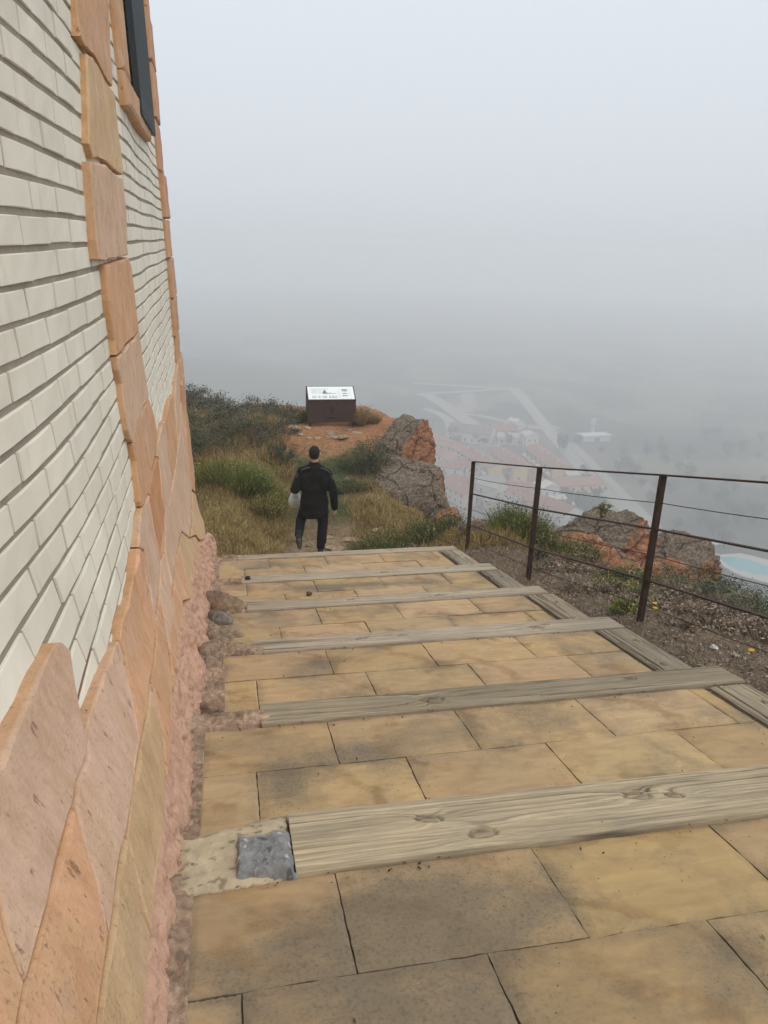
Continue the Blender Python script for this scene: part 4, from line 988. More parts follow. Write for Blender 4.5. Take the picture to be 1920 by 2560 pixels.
# ------------------------------------------------------------------ the man walking away down the path
MX, MY = 1.335, 11.5
MZ = g(MX, MY)
def capsule(P, rad, n=14):
    """tapered limb through points P with (rx, ry) radii"""
    mb = MB(); mb.tube(P, rad, n); return mb
def remeshed(name, shapes, voxel, material, parent, smooth_it=6):
    """shapes: ('e', centre, radii[, rotation]) ellipsoids and ('c', points, radii) tapered limbs, fused into one surface"""
    bm = bmesh.new()
    for s in shapes:
        if s[0] == 'e':
            Mx = Matrix.Translation(s[1]) @ (Euler(s[3]).to_matrix().to_4x4() if len(s) > 3 else Matrix.Identity(4)) @ Matrix.Diagonal((*s[2], 1))
            bmesh.ops.create_icosphere(bm, subdivisions=3, radius=1, matrix=Mx)
        else:
            P, Rr = s[1], s[2]
            flat = s[3] if len(s) > 3 else (1, 1, 1)
            for (a, ra), (b, rb) in zip(zip(P[:-1], Rr[:-1]), zip(P[1:], Rr[1:])):
                a, b = np.array(a, float), np.array(b, float)
                d = np.linalg.norm(b-a); k = max(2, int(d/(min(ra, rb)*.55))+1)
                for t in np.linspace(0, 1, k):
                    c = a+(b-a)*t; r = ra+(rb-ra)*t
                    bmesh.ops.create_icosphere(bm, subdivisions=2, radius=1, matrix=Matrix.Translation(c) @ Matrix.Diagonal((r*flat[0], r*flat[1], r*flat[2], 1)))
    me = bpy.data.meshes.new(name); bm.to_mesh(me); bm.free()
    o = bpy.data.objects.new(name, me); COL.objects.link(o)
    md = o.modifiers.new('r', 'REMESH'); md.mode = 'VOXEL'; md.voxel_size = voxel; md.use_smooth_shade = True
    ms = o.modifiers.new('s', 'SMOOTH'); ms.iterations = smooth_it; ms.factor = .5
    bpy.context.view_layer.update()
    me2 = bpy.data.meshes.new_from_object(o.evaluated_get(bpy.context.evaluated_depsgraph_get()))
    bpy.data.objects.remove(o); bpy.data.meshes.remove(me); me2.name = name
    me2.materials.clear()
    for p in me2.polygons: p.use_smooth = True
    return link(name, me2, material, parent)
man = empty('person', (MX, MY, MZ), R_(-6), label='person in a long black jacket and navy tracksuit trousers walking away down the path', cat='person')
LS, RS = (-.19, 0, 1.37), (.19, -.01, 1.355)
LE, LW = (-.300, -.05, 1.10), (-.28, .23, 1.03)
RE, RW = (.300, -.06, 1.07), (.325, .02, .775)
LH, RH = (-.10, 0, .90), (.10, 0, .90)
LK, LA = (-.215, .12, .52), (-.24, -.27, .40)
RK, RA = (.135, .05, .50), (.105, .0, .10)
def hand(wrist, direction, side, palm_n, curl):
    """palm and five fingers; side +1 thumb towards +axis"""
    w = np.array(wrist); d = np.array(direction, float); d /= np.linalg.norm(d); n = np.array(palm_n, float); n -= d*(n@d); n /= np.linalg.norm(n)
    a = np.cross(d, n)*side
    S = [('c', [w-d*.03, w+d*.03], [.026, .028]), ('e', tuple(w+d*.055), (.032, .026, .045))]
    S.append(('c', [w+d*.025+a*.02, w+d*.085-a*.0], [.024, .030]))
    for k, (off, L, r) in enumerate(((.030, .068, .0095), (.010, .078, .0098), (-.010, .072, .0095), (-.029, .056, .0085))):
        b = w+d*.092+a*off; p1 = b+d*L*.42+n*curl*.012; p2 = p1+d*L*.33+n*curl*.026; p3 = p2+d*L*.20+n*curl*.030
        S.append(('c', [b-d*.02, b, p1, p2, p3], [r*1.1, r*1.05, r, r*.92, r*.8]))
    t0 = w+d*.03+a*.024; t1 = t0+d*.03+a*.022+n*.012; t2 = t1+d*.028+a*.006+n*.012
    S.append(('c', [t0, t1, t2], [.014, .0115, .0095])); return S
HC = np.array([0, .045, 1.655])
body = [('e', tuple(HC+[0, 0, .01]), (.083, .100, .110)), ('e', tuple(HC+[0, .035, -.055]), (.058, .062, .062)), ('c', [(0, .0, 1.42), (0, .025, 1.56)], [.074, .066]),
        ('e', tuple(HC+[0, .1, -.02]), (.013, .022, .024)), ('e', tuple(HC+[0, .098, -.072]), (.026, .012, .010)),
        ('e', tuple(HC+[-.094, .0, -.018]), (.015, .024, .038)), ('e', tuple(HC+[.094, .0, -.018]), (.015, .024, .038)),
        ('e', (0, .02, 1.25), (.17, .11, .2)), ('e', (0, .0, .98), (.16, .11, .16)), ('c', [(0, 0, 1.0), (0, .02, 1.25)], [.13, .14]),
        ('c', [LS, LE, LW], [.055, .045, .03]), ('c', [RS, RE, RW], [.055, .045, .03]), ('c', [(-.15, 0, 1.38), (.15, 0, 1.38)], [.07, .07]),
        ('c', [LH, LK, LA], [.085, .058, .042]), ('c', [RH, RK, RA], [.085, .058, .042])]
body += hand(RW, (.02, .06, -1), 1, (-.6, .5, 0), .55) + hand(LW, (.1, 1, -.2), 1, (.2, 0, -1), 1.1)
bodyo = remeshed('body', body, .0075, M['skin'], man, 4)
for s in (-1, 1):
    mb = MB(); bm = bmesh.new(); bmesh.ops.create_icosphere(bm, subdivisions=2, radius=.0115, matrix=Matrix.Translation(HC+[s*.031, .093, .012])); mb.bm(bm); mb.build('eye', M['white'], man, smooth=True)
remeshed('hair', [('e', tuple(HC+[0, -.014, .030]), (.0865, .104, .104)), ('e', tuple(HC+[0, -.048, -.03]), (.070, .060, .052))], .008, M['hair'], man, 3)
jk = [('e', (0, .01, 1.30), (.20, .145, .17)), ('e', (0, .005, 1.12), (.208, .155, .22)), ('e', (0, 0, .88), (.228, .17, .24)), ('e', (0, 0, .72), (.24, .17, .16)),
      ('c', [(-.05, 0, 1.43), (-.19, 0, 1.365)], [.09, .08]), ('c', [(.05, 0, 1.43), (.19, -.01, 1.35)], [.09, .08]),
      ('c', [(0, 0, 1.28), (0, 0, 1.0), (0, 0, .74)], [.195, .208, .236], (1, .72, 1)), ('c', [(0, .005, 1.40), (0, .01, 1.465)], [.125, .100]), ('c', [LS, LE], [.084, .078]), ('c', [LE, LW], [.078, .056]),
      ('c', [RS, RE], [.084, .074]), ('c', [RE, RW], [.074, .054]), ('e', (-.14, -.02, 1.22), (.11, .12, .18)), ('e', (.14, -.02, 1.22), (.10, .12, .18))]
jk += [('e', RW, (.058, .058, .03)), ('e', tuple(np.array(LW)), (.05, .03, .05))]
jo = remeshed('jacket', jk, .011, M['jacket'], man, 5)
# hem: cut the jacket straight across the thighs; wrinkles pressed into the cloth
bm = bmesh.new(); bm.from_mesh(jo.data)
bmesh.ops.bisect_plane(bm, geom=bm.verts[:]+bm.edges[:]+bm.faces[:], plane_co=(0, 0, .645), plane_no=(.08, 0, -1), clear_outer=True)
bm.to_mesh(jo.data); bm.free()
P = np.empty(len(jo.data.vertices)*3, np.float32); jo.data.vertices.foreach_get('co', P); P = P.reshape(-1, 3)
N = np.empty(len(P)*3, np.float32); jo.data.vertices.foreach_get('normal', N); N = N.reshape(-1, 3)
P = P + N*(.012*fbm(P[:, 0]*7, P[:, 1]*7, P[:, 2]*16, 201, 3)+.01*np.abs(fbm(P[:, 0]*5+P[:, 2]*6, P[:, 1]*5, P[:, 2]*9, 205, 2)))[:, None]
jo.data.vertices.foreach_set('co', P.reshape(-1)); jo.data.update()
tr = [('e', (0, 0, .86), (.175, .13, .16)), ('c', [LH, LK], [.108, .084]), ('c', [LK, tuple(np.array(LA)+[0, .05, .02])], [.084, .070]),
      ('c', [RH, (.118, .03, .7), RK, (.115, .015, .24), (.107, 0, .13)], [.108, .098, .082, .078, .074])]
to_ = remeshed('trousers', tr, .011, M['trousers'], man, 4)
mb = MB(); mb.tube([(.222, .0, .66), (.214, .03, .5), (.193, .015, .3), (.182, 0, .17)], [.012]*4, 6); mb.build('side_stripe', M['red'], man, smooth=True)
sr = remeshed('shoe', [('c', [(.105, -.035, .055), (.11, .05, .05), (.122, .165, .035)], [.050, .048, .036]), ('c', [(.105, 0, .07), (.105, 0, .13)], [.05, .048])], .008, M['shoe'], man, 3)
mb = MB()
sl = remeshed('shoe', [('c', [tuple(np.array(LA)+[0, -.045, -.005]), tuple(np.array(LA)+[.0, -.01, -.09]), tuple(np.array(LA)+[.012, .04, -.19])], [.050, .048, .038]), ('c', [LA, tuple(np.array(LA)+[0, .03, .05])], [.05, .048])], .008, M['shoe'], man, 3)
so = remeshed('sole', [('c', [tuple(np.array(LA)+[0, -.078, -.022]), tuple(np.array(LA)+[0, -.048, -.10]), tuple(np.array(LA)+[.012, .012, -.195])], [.036, .032, .034], (1, .55, 1))], .008, M['sole'], sl, 3)
for pts in ([(-.10, -.085, 1.455), (-.18, -.088, 1.425), (-.24, -.08, 1.385)], [(-.27, -.085, 1.345), (-.295, -.085, 1.30)], [(.12, -.088, 1.445), (.19, -.09, 1.41), (.245, -.085, 1.36)], [(.275, -.09, 1.31), (.30, -.095, 1.25)]):
    pass
PIP = []
bm = bmesh.new(); bm.from_mesh(jo.data)
from mathutils.bvhtree import BVHTree
bv = BVHTree.FromBMesh(bm)
mb = MB()
for pts in ([(-.07, 1.47), (-.13, 1.455), (-.19, 1.43), (-.25, 1.38)], [(-.255, 1.36), (-.275, 1.30)], [(.10, 1.46), (.16, 1.44), (.215, 1.41), (.25, 1.37)], [(.26, 1.34), (.285, 1.27)]):
    L3 = []
    for (a, z) in pts:
        h = bv.ray_cast(Vector((a, -1., z)), Vector((0, 1, 0)))
        L3.append(np.array(h[0])+[0, -.002, 0] if h[0] is not None else np.array([a, -.06, z]))
    mb = MB(); mb.tube(L3, .0034, 6); mb.build('piping', M['trim'], man, smooth=True)
bm.free()
# carrier bag hanging from the left hand
hp = np.array(LW)+np.array([.03, .10, -.03])
bag = remeshed('carrier_bag', [('e', tuple(hp+[-.05, .0, -.22]), (.115, .07, .13)), ('c', [tuple(hp+[-.02, 0, -.02]), tuple(hp+[-.03, 0, -.12])], [.018, .06]), ('e', tuple(hp+[-.06, .0, -.15]), (.08, .055, .10))], .012, M['bag'], None, 3)
P = np.empty(len(bag.data.vertices)*3, np.float32); bag.data.vertices.foreach_get('co', P); P = P.reshape(-1, 3)
nn = fbm(P[:, 0]*16, P[:, 1]*16, P[:, 2]*10, 211, 3)*.02
P[:, 1] += nn; bag.data.vertices.foreach_set('co', P.reshape(-1)); bag.data.update()
bag.location = (MX, MY, MZ); bag.rotation_euler = (0, 0, R_(-6)); tag(bag, 'white plastic carrier bag hanging from the left hand of the walker', 'bag')
# ------------------------------------------------------------------ plants
def blades(B, D, L, W, droop, C, r, tipc=1.25):
    """B bases, D unit directions, L lengths: bent tapering blades; returns vertices, faces, colours"""
    n = len(B); L = np.broadcast_to(L, n)[:, None]; W = np.broadcast_to(W, n)[:, None]
    a = r.random(n)*2*math.pi; S = np.stack([np.cos(a), np.sin(a), np.zeros(n)], 1)
    S = S - D*(S*D).sum(1)[:, None]; S /= np.linalg.norm(S, axis=1)[:, None]+1e-6
    side = np.stack([D[:, 0], D[:, 1], np.zeros(n)], 1)
    dr = np.broadcast_to(droop, n)[:, None]
    def p(t): return B + D*L*t + (side*.5-np.array([0, 0, 1.]))*dr*L*t*t
    V = np.stack([p(0)-S*W/2, p(0)+S*W/2, p(.55)-S*W*.4, p(.55)+S*W*.4, p(1.)], 1).reshape(-1, 3)
    i = np.arange(n)[:, None]*5
    F4 = i+np.array([[0, 1, 3, 2]]); F3 = i+np.array([[2, 3, 4]])
    C = np.broadcast_to(C, (n, 3))
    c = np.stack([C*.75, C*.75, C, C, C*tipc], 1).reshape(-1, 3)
    return V, F4, F3, c
def leaves(P, N, s, C, r):
    """small pointed leaves at P facing roughly N"""
    n = len(P); A = r.normal(size=(n, 3)); A -= N*(A*N).sum(1)[:, None]; A /= np.linalg.norm(A, axis=1)[:, None]+1e-6
    Bv = np.cross(N, A); s = np.broadcast_to(s, n)[:, None]
    V = np.stack([P-A*s*.5, P+Bv*s*.22, P+A*s*.5, P-Bv*s*.22], 1).reshape(-1, 3)
    F = np.arange(n)[:, None]*4+np.array([[0, 1, 2, 3]])
    c = np.repeat(np.broadcast_to(C, (n, 3)), 4, 0); return V, F, c
def pack(name, parts, material, parent=None, loc=None, **k):
    Vs, Fs, Cs, n = [], {3: [], 4: []}, [], 0
    for q in parts:
        Vs.append(q[0]); Cs.append(q[-1])
        for F in q[1:-1]: Fs[F.shape[1]].append(F+n)
        n += len(q[0])
    F = [np.concatenate(Fs[k_]) for k_ in (4, 3) if Fs[k_]]
    return mesh(name, np.concatenate(Vs), F, material, parent, loc, False, None, np.clip(np.concatenate(Cs), .004, 1), **k)
def pal(cols, n, r, var=.3):
    cols = np.array(cols, float); return cols[r.integers(0, len(cols), n)]*(1+r.uniform(-var, var, (n, 1)))
GREEN = [(.075, .105, .030), (.062, .088, .028), (.105, .125, .040), (.052, .070, .026)]
BRIGHT = [(.15, .195, .042), (.12, .165, .038), (.20, .225, .055), (.085, .12, .03)]
GREY = [(.115, .118, .082), (.095, .10, .068), (.14, .135, .092), (.075, .082, .054)]
DARK = [(.065, .078, .040), (.052, .064, .034), (.09, .10, .050), (.10, .10, .06)]
STRAW = [(.42, .31, .12), (.34, .245, .10), (.48, .37, .16), (.25, .20, .08)]
RUST = [(.22, .12, .055), (.28, .17, .07), (.17, .10, .05), (.24, .18, .08)]
TWIG = [(.21, .155, .11), (.15, .11, .08), (.28, .21, .15), (.33, .26, .20)]
def broom(x, y, rx, h, n, cols, label, seed, ry=None, dead=.18, group=None, cat='shrub', name='shrub', spread=.75, w=.007, sink=.06):
    """bush of upright fine stems fanning out of many crowns"""
    r = np.random.default_rng(seed); ry = ry or rx*.8
    z0 = g(x, y)
    o = empty(name, (x, y, z0-sink), label=label, cat=cat, group=group)
    k = max(5, int(n/220)); ca = r.random(k)*2*math.pi; cr = np.sqrt(r.random(k))*.75
    cx, cy = np.cos(ca)*cr*rx, np.sin(ca)*cr*ry; ch = h*(1-.45*cr**2)*r.uniform(.75, 1.1, k)
    j = r.integers(0, k, n); a = r.random(n)*2*math.pi; q = np.sqrt(r.random(n))
    B = np.stack([cx[j]+np.cos(a)*q*rx*.16, cy[j]+np.sin(a)*q*ry*.16, np.zeros(n)], 1)
    B[:, 2] = np.array([g(x+bx, y+by) for bx, by in zip(cx, cy)])[j]-z0+sink-.04
    tilt = q*spread*r.uniform(.4, 1.1, n)
    D = np.stack([np.cos(a)*np.sin(tilt)+cx[j]/rx*.25, np.sin(a)*np.sin(tilt)+cy[j]/ry*.25, np.cos(tilt)], 1); D /= np.linalg.norm(D, axis=1)[:, None]
    L = ch[j]*r.uniform(.45, 1.05, n)
    C = pal(cols, n, r); dd = r.random(n) < dead; C[dd] = pal(STRAW, dd.sum(), r)*.8
    C *= (.8+.4*r.random(k))[j][:, None]
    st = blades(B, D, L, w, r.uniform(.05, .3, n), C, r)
    t = r.uniform(.35, 1., n*2); i = r.integers(0, n, n*2)
    P = B[i]+D[i]*(L[i]*t)[:, None]-np.array([0, 0, .12])*(L[i]*t*t)[:, None]
    N = r.normal(size=(n*2, 3)); N /= np.linalg.norm(N, axis=1)[:, None]
    lf = leaves(P, N, r.uniform(.02, .045, n*2), C[i]*r.uniform(.8, 1.3, (n*2, 1)), r)
    pack('stems', [st], M['leaf'], o); pack('foliage', [lf], M['leaf'], o); return o
def shrub(x, y, rx, h, n, cols, label, seed, ry=None, leaf=(.02, .045), group=None, cat='shrub', name='shrub', twig=TWIG, ntw=None, gap=.05, sink=.05):
    """rounded bush: leafy tufts on branching twigs, open between the tufts"""
    r = np.random.default_rng(seed); ry = ry or rx*.85; z0 = g(x, y)
    o = empty(name, (x, y, z0-sink), label=label, cat=cat, group=group)
    n = int(n*1.7); k = max(8, int(n/110))
    a = r.random(k)*2*math.pi; ph = np.arccos(r.uniform(0, 1, k)); q = r.uniform(.35, 1., k)**.6
    T = np.stack([np.cos(a)*np.sin(ph)*q*rx, np.sin(a)*np.sin(ph)*q*ry, np.cos(ph)*q*h*r.uniform(.7, 1.05, k)+.04], 1)
    j = r.integers(0, k, n); sg = np.array([rx, ry, h])*.11+.01
    P = T[j]+r.normal(size=(n, 3))*sg*r.uniform(.4, 1.1, n)[:, None]
    P[:, 2] += 0; P = P[P[:, 2] > -.02] if False else P
    P[:, 2] = np.abs(P[:, 2])
    N = P/np.array([rx, ry, h]) + r.normal(size=(n, 3))*.7; N /= np.linalg.norm(N, axis=1)[:, None]
    C = pal(cols, n, r)*(.72+.56*r.random(k))[j][:, None]
    lf = leaves(P, N, r.uniform(leaf[0], leaf[1], n), C, r)
    m_ = ntw or n//6; i = r.integers(0, k, m_)
    B = T[i]*.25*r.random((m_, 1)); B[:, 2] = 0; E_ = T[i]+r.normal(size=(m_, 3))*sg; d = E_-B; Ln = np.linalg.norm(d, axis=1)
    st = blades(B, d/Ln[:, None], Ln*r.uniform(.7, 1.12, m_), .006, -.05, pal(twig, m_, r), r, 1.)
    pack('stems', [st], M['dry'], o); pack('foliage', [lf], M['leaf'], o); return o

shrub(-1.05, 20.2, 1.15, .55, 5200, GREY, 'pale grey shrub fading into the fog, nearest the building corner', 301, leaf=(.03, .07))
shrub(-.05, 18.9, .95, .48, 4200, GREY, 'grey-green shrub on the hump, second from the building corner', 302, leaf=(.03, .06))
shrub(.95, 18.6, 1.0, .56, 5200, GREY+DARK[:2], 'large dark shrub crowning the hump left of the lectern', 303, leaf=(.03, .06))
shrub(.35, 16.1, .85, .55, 4400, DARK+GREY[:1], 'dark green shrub below the hump crest, above the bright green broom', 304)
shrub(-.55, 15.6, .85, .6, 4000, DARK, 'very dark shrub beside the building edge, behind the bright green broom', 305)
broom(.10, 13.4, .92, .80, 3600, BRIGHT, 'bright green broom bush left of the walker, tallest on the bank', 306, ry=.6, dead=.12)
broom(.72, 13.1, .38, .62, 1300, BRIGHT+STRAW[:1], 'small yellow-green grassy bush at the left shoulder of the walker', 307, dead=.4)
shrub(1.08, 15.4, .34, .46, 1700, DARK, 'small dark shrub left of the path above the shoulder of the walker', 308)
broom(1.88, 18.35, .24, .52, 500, GREEN, 'leafy green plant at the left side of the lectern', 309, dead=.1)
broom(3.32, 18.2, .42, .58, 1500, TWIG+RUST[:2], 'tall dry brown grass tussock at the right side of the lectern', 310, dead=.4, cat='grass tussock', name='grass_tussock', spread=.5, w=.009)
shrub(2.86, 15.25, .66, .60, 4200, DARK+GREEN[:1], 'dark green shrub between the path and the split red boulder', 311)
shrub(2.45, 14.2, .4, .3, 1500, GREEN+DARK[:1], 'low green shrub at the foot of the dark one right of the path', 312)
broom(2.55, 11.2, .66, .62, 3000, GREEN+BRIGHT[:1], 'green broom bush right of the walker, at the edge of the path', 313, dead=.2)
broom(3.2, 11.2, .55, .66, 2600, GREEN, 'green broom bush under the dark speckled boulder, beside the fence end', 314, dead=.18)
shrub(2.75, 9.85, .55, .30, 2400, TWIG+GREY[:2], 'brown dried-up shrub just beyond the lowest timber, right side', 315, twig=TWIG)
shrub(3.42, 9.9, .35, .25, 1200, TWIG+GREY[:1], 'brown dried-up shrub at the foot of the end fence post', 316, twig=TWIG)
broom(4.05, 9.75, .48, .85, 2600, BRIGHT+GREEN, 'tall bright green bush seen through the rails between the two far fence posts', 317, dead=.1, spread=.6)
broom(4.55, 9.2, .42, .6, 1700, GREEN, 'green bush just right of the second fence post', 318, dead=.15)
shrub(3.75, 8.05, .22, .24, 800, GREY, 'small grey-green tuft close to the edging board by the second fence post', 319)
broom(4.05, 6.6, .42, .22, 1000, BRIGHT+GREY[:1], 'low fresh green weed between the second and third fence posts', 320, dead=.3, cat='plant', name='weed', spread=1.2)
shrub(4.55, 7.3, .20, .30, 900, GREEN+DARK[:1], 'small dark leafy plant with yellow flowers, left of the middle fence post', 321, leaf=(.03, .06), cat='plant', name='flowering_plant')
broom(3.40, 5.45, .15, .30, 420, BRIGHT+GREY[:1], 'sprig of green weed growing at the foot of the middle fence post', 322, cat='plant', name='weed')
shrub(6.2, 8.4, 1.1, .36, 5200, DARK+GREEN[:1], 'broad dark heath shrub on the slope right of the grey outcrop', 323, leaf=(.02, .04))
shrub(6.9, 7.6, .9, .30, 4200, DARK+GREEN[:2], 'dark heath shrub low on the slope in front of the swimming pool', 324, leaf=(.02, .04))
shrub(7.45, 9.15, .42, .36, 1900, DARK+GREY[:1], 'dark scraggy shrub on the skyline between outcrop and swimming pool', 325)
shrub(5.5, 7.1, .6, .34, 2600, GREY+GREEN[:1], 'grey-green shrub on the slope behind the middle rail, right of the middle post', 326)
shrub(6.2, 6.2, .7, .38, 3000, GREY+DARK[:1], 'grey heath shrub at the right edge of the photo below the dark ones', 327)
shrub(4.7, 5.7, .5, .28, 2200, TWIG+GREY[:1], 'dry twiggy grey shrub between the third post and the right edge', 328, twig=TWIG)
shrub(4.15, 4.75, .42, .24, 1800, TWIG, 'brown dry twiggy shrub behind the fence near the right edge', 329, twig=TWIG)
broom(4.6, 4.35, .4, .3, 900, TWIG+STRAW[:1], 'tuft of tangled pale dead stems at the right edge', 330, cat='grass tussock', name='grass_tussock', spread=1.2)
shrub(4.9, 7.9, .45, .24, 1500, GREEN+STRAW[:1], 'olive shrub in front of the bare red-orange rock', 331)
shrub(.15, 17.3, .8, .55, 3600, GREY+DARK[:1], 'grey-green shrub on the upper bank between the dark shrub and the hump shrubs', 333, leaf=(.03, .06))
shrub(-1.3, 17.4, .9, .5, 3600, GREY+DARK[:2], 'grey-green shrub against the building edge, below the pale foggy one', 334, leaf=(.03, .06))
shrub(1.35, 17.2, .4, .42, 1500, GREY+GREEN[:1], 'small grey shrub at the left border of the bare red earth', 335)
shrub(6.05, 10.95, .14, .22, 500, GREEN+STRAW[:2], 'little tuft of grass growing on top of the big grey slab', 332, sink=-.50, cat='plant', name='grass_tuft')

for k, (x, y, rx, h, lab) in enumerate((
    (3.55, 6.35, .34, .17, 'low dry scrub by the edging board between the second and middle fence posts'), (3.9, 5.75, .36, .20, 'low dry scrub on the verge just uphill of the middle fence post'),
    (3.75, 4.95, .30, .17, 'low dry scrub on the verge between the middle post foot and the white pebbles'), (4.7, 6.5, .45, .22, 'pale dry scrub behind the lowest wire, midway to the right frame edge'),
    (3.6, 7.4, .28, .16, 'low dry scrub near the foot of the second fence post'), (4.35, 8.35, .42, .24, 'dry scrub below the tall bright green bush'))):
    shrub(x, y, rx, h, 1100, TWIG+GREY[:1]+[(.24, .19, .12)], lab, 340+k, twig=TWIG+[(.3, .24, .15)], ntw=420, cat='scrub')
def flower(x, y, z, label):
    o = empty('yellow_flower', (x, y, z), label=label, cat='flower', group='yellow flowers')
    mb = MB(); mb.tube([(0, 0, -.18), (.004, 0, -.09), (0, 0, 0)], .0022, 5, 0, (.07, .09, .03)); mb.build('stem', M['leaf'], o)
    V, F = [], []
    for k in range(13):
        a = k*2*math.pi/13; c, s = math.cos(a), math.sin(a)
        n = len(V); V += [(0, 0, .002), (c*.014-s*.006, s*.014+c*.006, .008), (c*.026, s*.026, .006), (c*.014+s*.006, s*.014-c*.006, .008)]; F.append([n, n+1, n+2, n+3])
    mesh('petals', V, F, M['yellow'], o); return o
for (px, py, y, lab) in ((1571, 1457, 7.1, 'yellow flower on the small dark leafy plant'), (1633, 1533, 5.6, 'yellow flower beside the foot of the middle fence post'), (1634, 1545, 5.5, 'second yellow flower, just below the one by the middle post foot'),
                         (1878, 1629, 4.25, 'yellow flower low in the dry weeds by the right edge'), (1700, 1515, 6.4, 'yellow flower on a stem right of the middle fence post')):
    p = at_y(px, py, y); flower(p[0], p[1], max(p[2], g(p[0], y)+.04), lab)

# grasses nobody could count
def scatter(n, xr, yr, dens, r):
    X = r.uniform(*xr, n); Y = r.uniform(*yr, n); keep = r.random(n) < dens(X, Y)
    return X[keep], Y[keep]
def grass(name, n, xr, yr, dens, cols, L, W, droop, seed, tilt=.6, label=None):
    r = np.random.default_rng(seed); X, Y = scatter(n, xr, yr, dens, r); Z = ground_z(X, Y)-.01; m_ = len(X)
    a = r.random(m_)*2*math.pi; t = r.random(m_)*tilt
    D = np.stack([np.cos(a)*np.sin(t), np.sin(a)*np.sin(t), np.cos(t)], 1)
    cl = .5+.5*fbm(X*1.7, Y*1.7, 0, seed, 3)*1.6
    C = pal(cols, m_, r)*(.75+.5*np.clip(cl, 0, 1))[:, None]
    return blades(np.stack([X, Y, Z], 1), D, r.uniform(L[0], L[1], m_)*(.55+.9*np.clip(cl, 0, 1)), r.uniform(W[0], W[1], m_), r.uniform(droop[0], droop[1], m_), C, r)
pth = lambda y: np.interp(y, [8, 11.5, 14, 18], [1.5, 1.45, 1.75, 2.4])
hw = lambda y: np.interp(y, [9, 12, 14, 17], [.75, .5, .42, .9])
def clump(X, Y, s, lo): return sm(fbm(X*s, Y*s, 0, 77, 3), lo, lo+.25)
offp = lambda X, Y: sm(np.abs(X-pth(Y))/hw(Y), .85, 1.5)
GA = grass('a', 60000, (-1.0, 3.9), (9.05, 13.6), lambda X, Y: offp(X, Y)*(.35+.65*clump(X, Y, 1.6, -.12)), STRAW+STRAW+RUST[:1]+[(.16, .15, .05)], (.10, .30), (.004, .008), (.1, .55), 401, .8)
GB = grass('b', 52000, (-1.6, 1.7), (13.2, 19.5), lambda X, Y: offp(X, Y)*(.2+.8*clump(X, Y, 1.3, -.15)), RUST+STRAW+[(.11, .11, .045)], (.14, .40), (.006, .011), (.1, .5), 402, .6)
GC = grass('c', 9000, (2.2, 4.4), (12.6, 17.3), lambda X, Y: offp(X, Y)*(.15+.85*clump(X, Y, 1.6, -.05)), STRAW+RUST[:2]+GREY[:1], (.10, .28), (.006, .010), (.1, .5), 403, .7)
pack('dry_grass', [GA, GB, GC], M['dry'], kind='stuff')
GD = grass('d', 26000, (.9, 2.9), (12.2, 16.6), lambda X, Y: (1-offp(X, Y))*(.15+.85*clump(X, Y, 2.2, -.2)), [(.060, .10, .03), (.08, .11, .035), (.10, .11, .045)], (.02, .07), (.004, .007), (.1, .6), 404, 1.)
pack('path_grass', [GD], M['leaf'], kind='stuff')
GE = grass('e', 105000, (2.93, 6.4), (2.2, 9.6), lambda X, Y: (.25+.75*clump(X, Y, 2.4, -.2))*(1-.55*sm(X, 4.2, 6.2)), TWIG+TWIG+[(.36, .28, .21), (.30, .24, .18), (.10, .08, .06), (.18, .16, .09)], (.03, .13), (.0025, .005), (.2, 1.1), 405, 1.35)
GF = grass('f', 15000, (4.2, 8.2), (5., 10.), lambda X, Y: .3+.7*clump(X, Y, 1.4, -.1), STRAW[1:2]+TWIG+GREY[:2]+GREEN[:1], (.06, .22), (.004, .007), (.1, .7), 406, 1.)
GG = grass('g', 5200, (3.3, 5.4), (8.4, 11.4), lambda X, Y: .2+.8*clump(X, Y, 1.6, -.1), RUST+STRAW[:2], (.12, .34), (.004, .007), (.1, .5), 407, .6)
pack('dry_weeds', [GE, GF, GG], M['dry'], kind='stuff')
# crumbs of earth, bark and dead leaf blown against the timbers
r = np.random.default_rng(410); bx, by, bz = [], [], []
for i in range(6):
    for k in range(90):
        x = r.uniform(-.1, 2.75); y = NEAR[i]-abs(r.normal())*.035 if k % 3 else r.uniform(NEAR[i]-1.0, FAR[i])
        if k % 5 == 0: x = r.uniform(2.5, 2.62); y = r.uniform(max(NEAR[i]-1., 0), NEAR[i])
        top = NEAR[i] < y
        bx.append(x); by.append(y); bz.append(tz(y, i)+(.022 if top else .007))
P = np.stack([bx, by, bz], 1); N = r.normal(size=P.shape)*.3+np.array([0, -.17, 1.]); N /= np.linalg.norm(N, axis=1)[:, None]
pack('step_litter', [leaves(P, N, r.uniform(.005, .022, len(P)), pal([(.05, .035, .025), (.10, .07, .045), (.07, .05, .03), (.2, .15, .09)], len(P), r), r)], M['dry'], kind='stuff')
# debris of bark and straw on the verge
r = np.random.default_rng(409); n = 9000
X, Y = scatter(n, (2.9, 4.6), (2.2, 9.3), lambda X, Y: .3+.7*clump(X, Y, 3., -.15), r)
N = r.normal(size=(len(X), 3))*.35+np.array([0, 0, 1.]); N /= np.linalg.norm(N, axis=1)[:, None]
pack('plant_litter', [leaves(np.stack([X, Y, ground_z(X, Y)+.008], 1), N, r.uniform(.012, .05, len(X)), pal(TWIG+[(.07, .05, .035), (.33, .26, .2)], len(X), r), r)], M['dry'], kind='stuff')
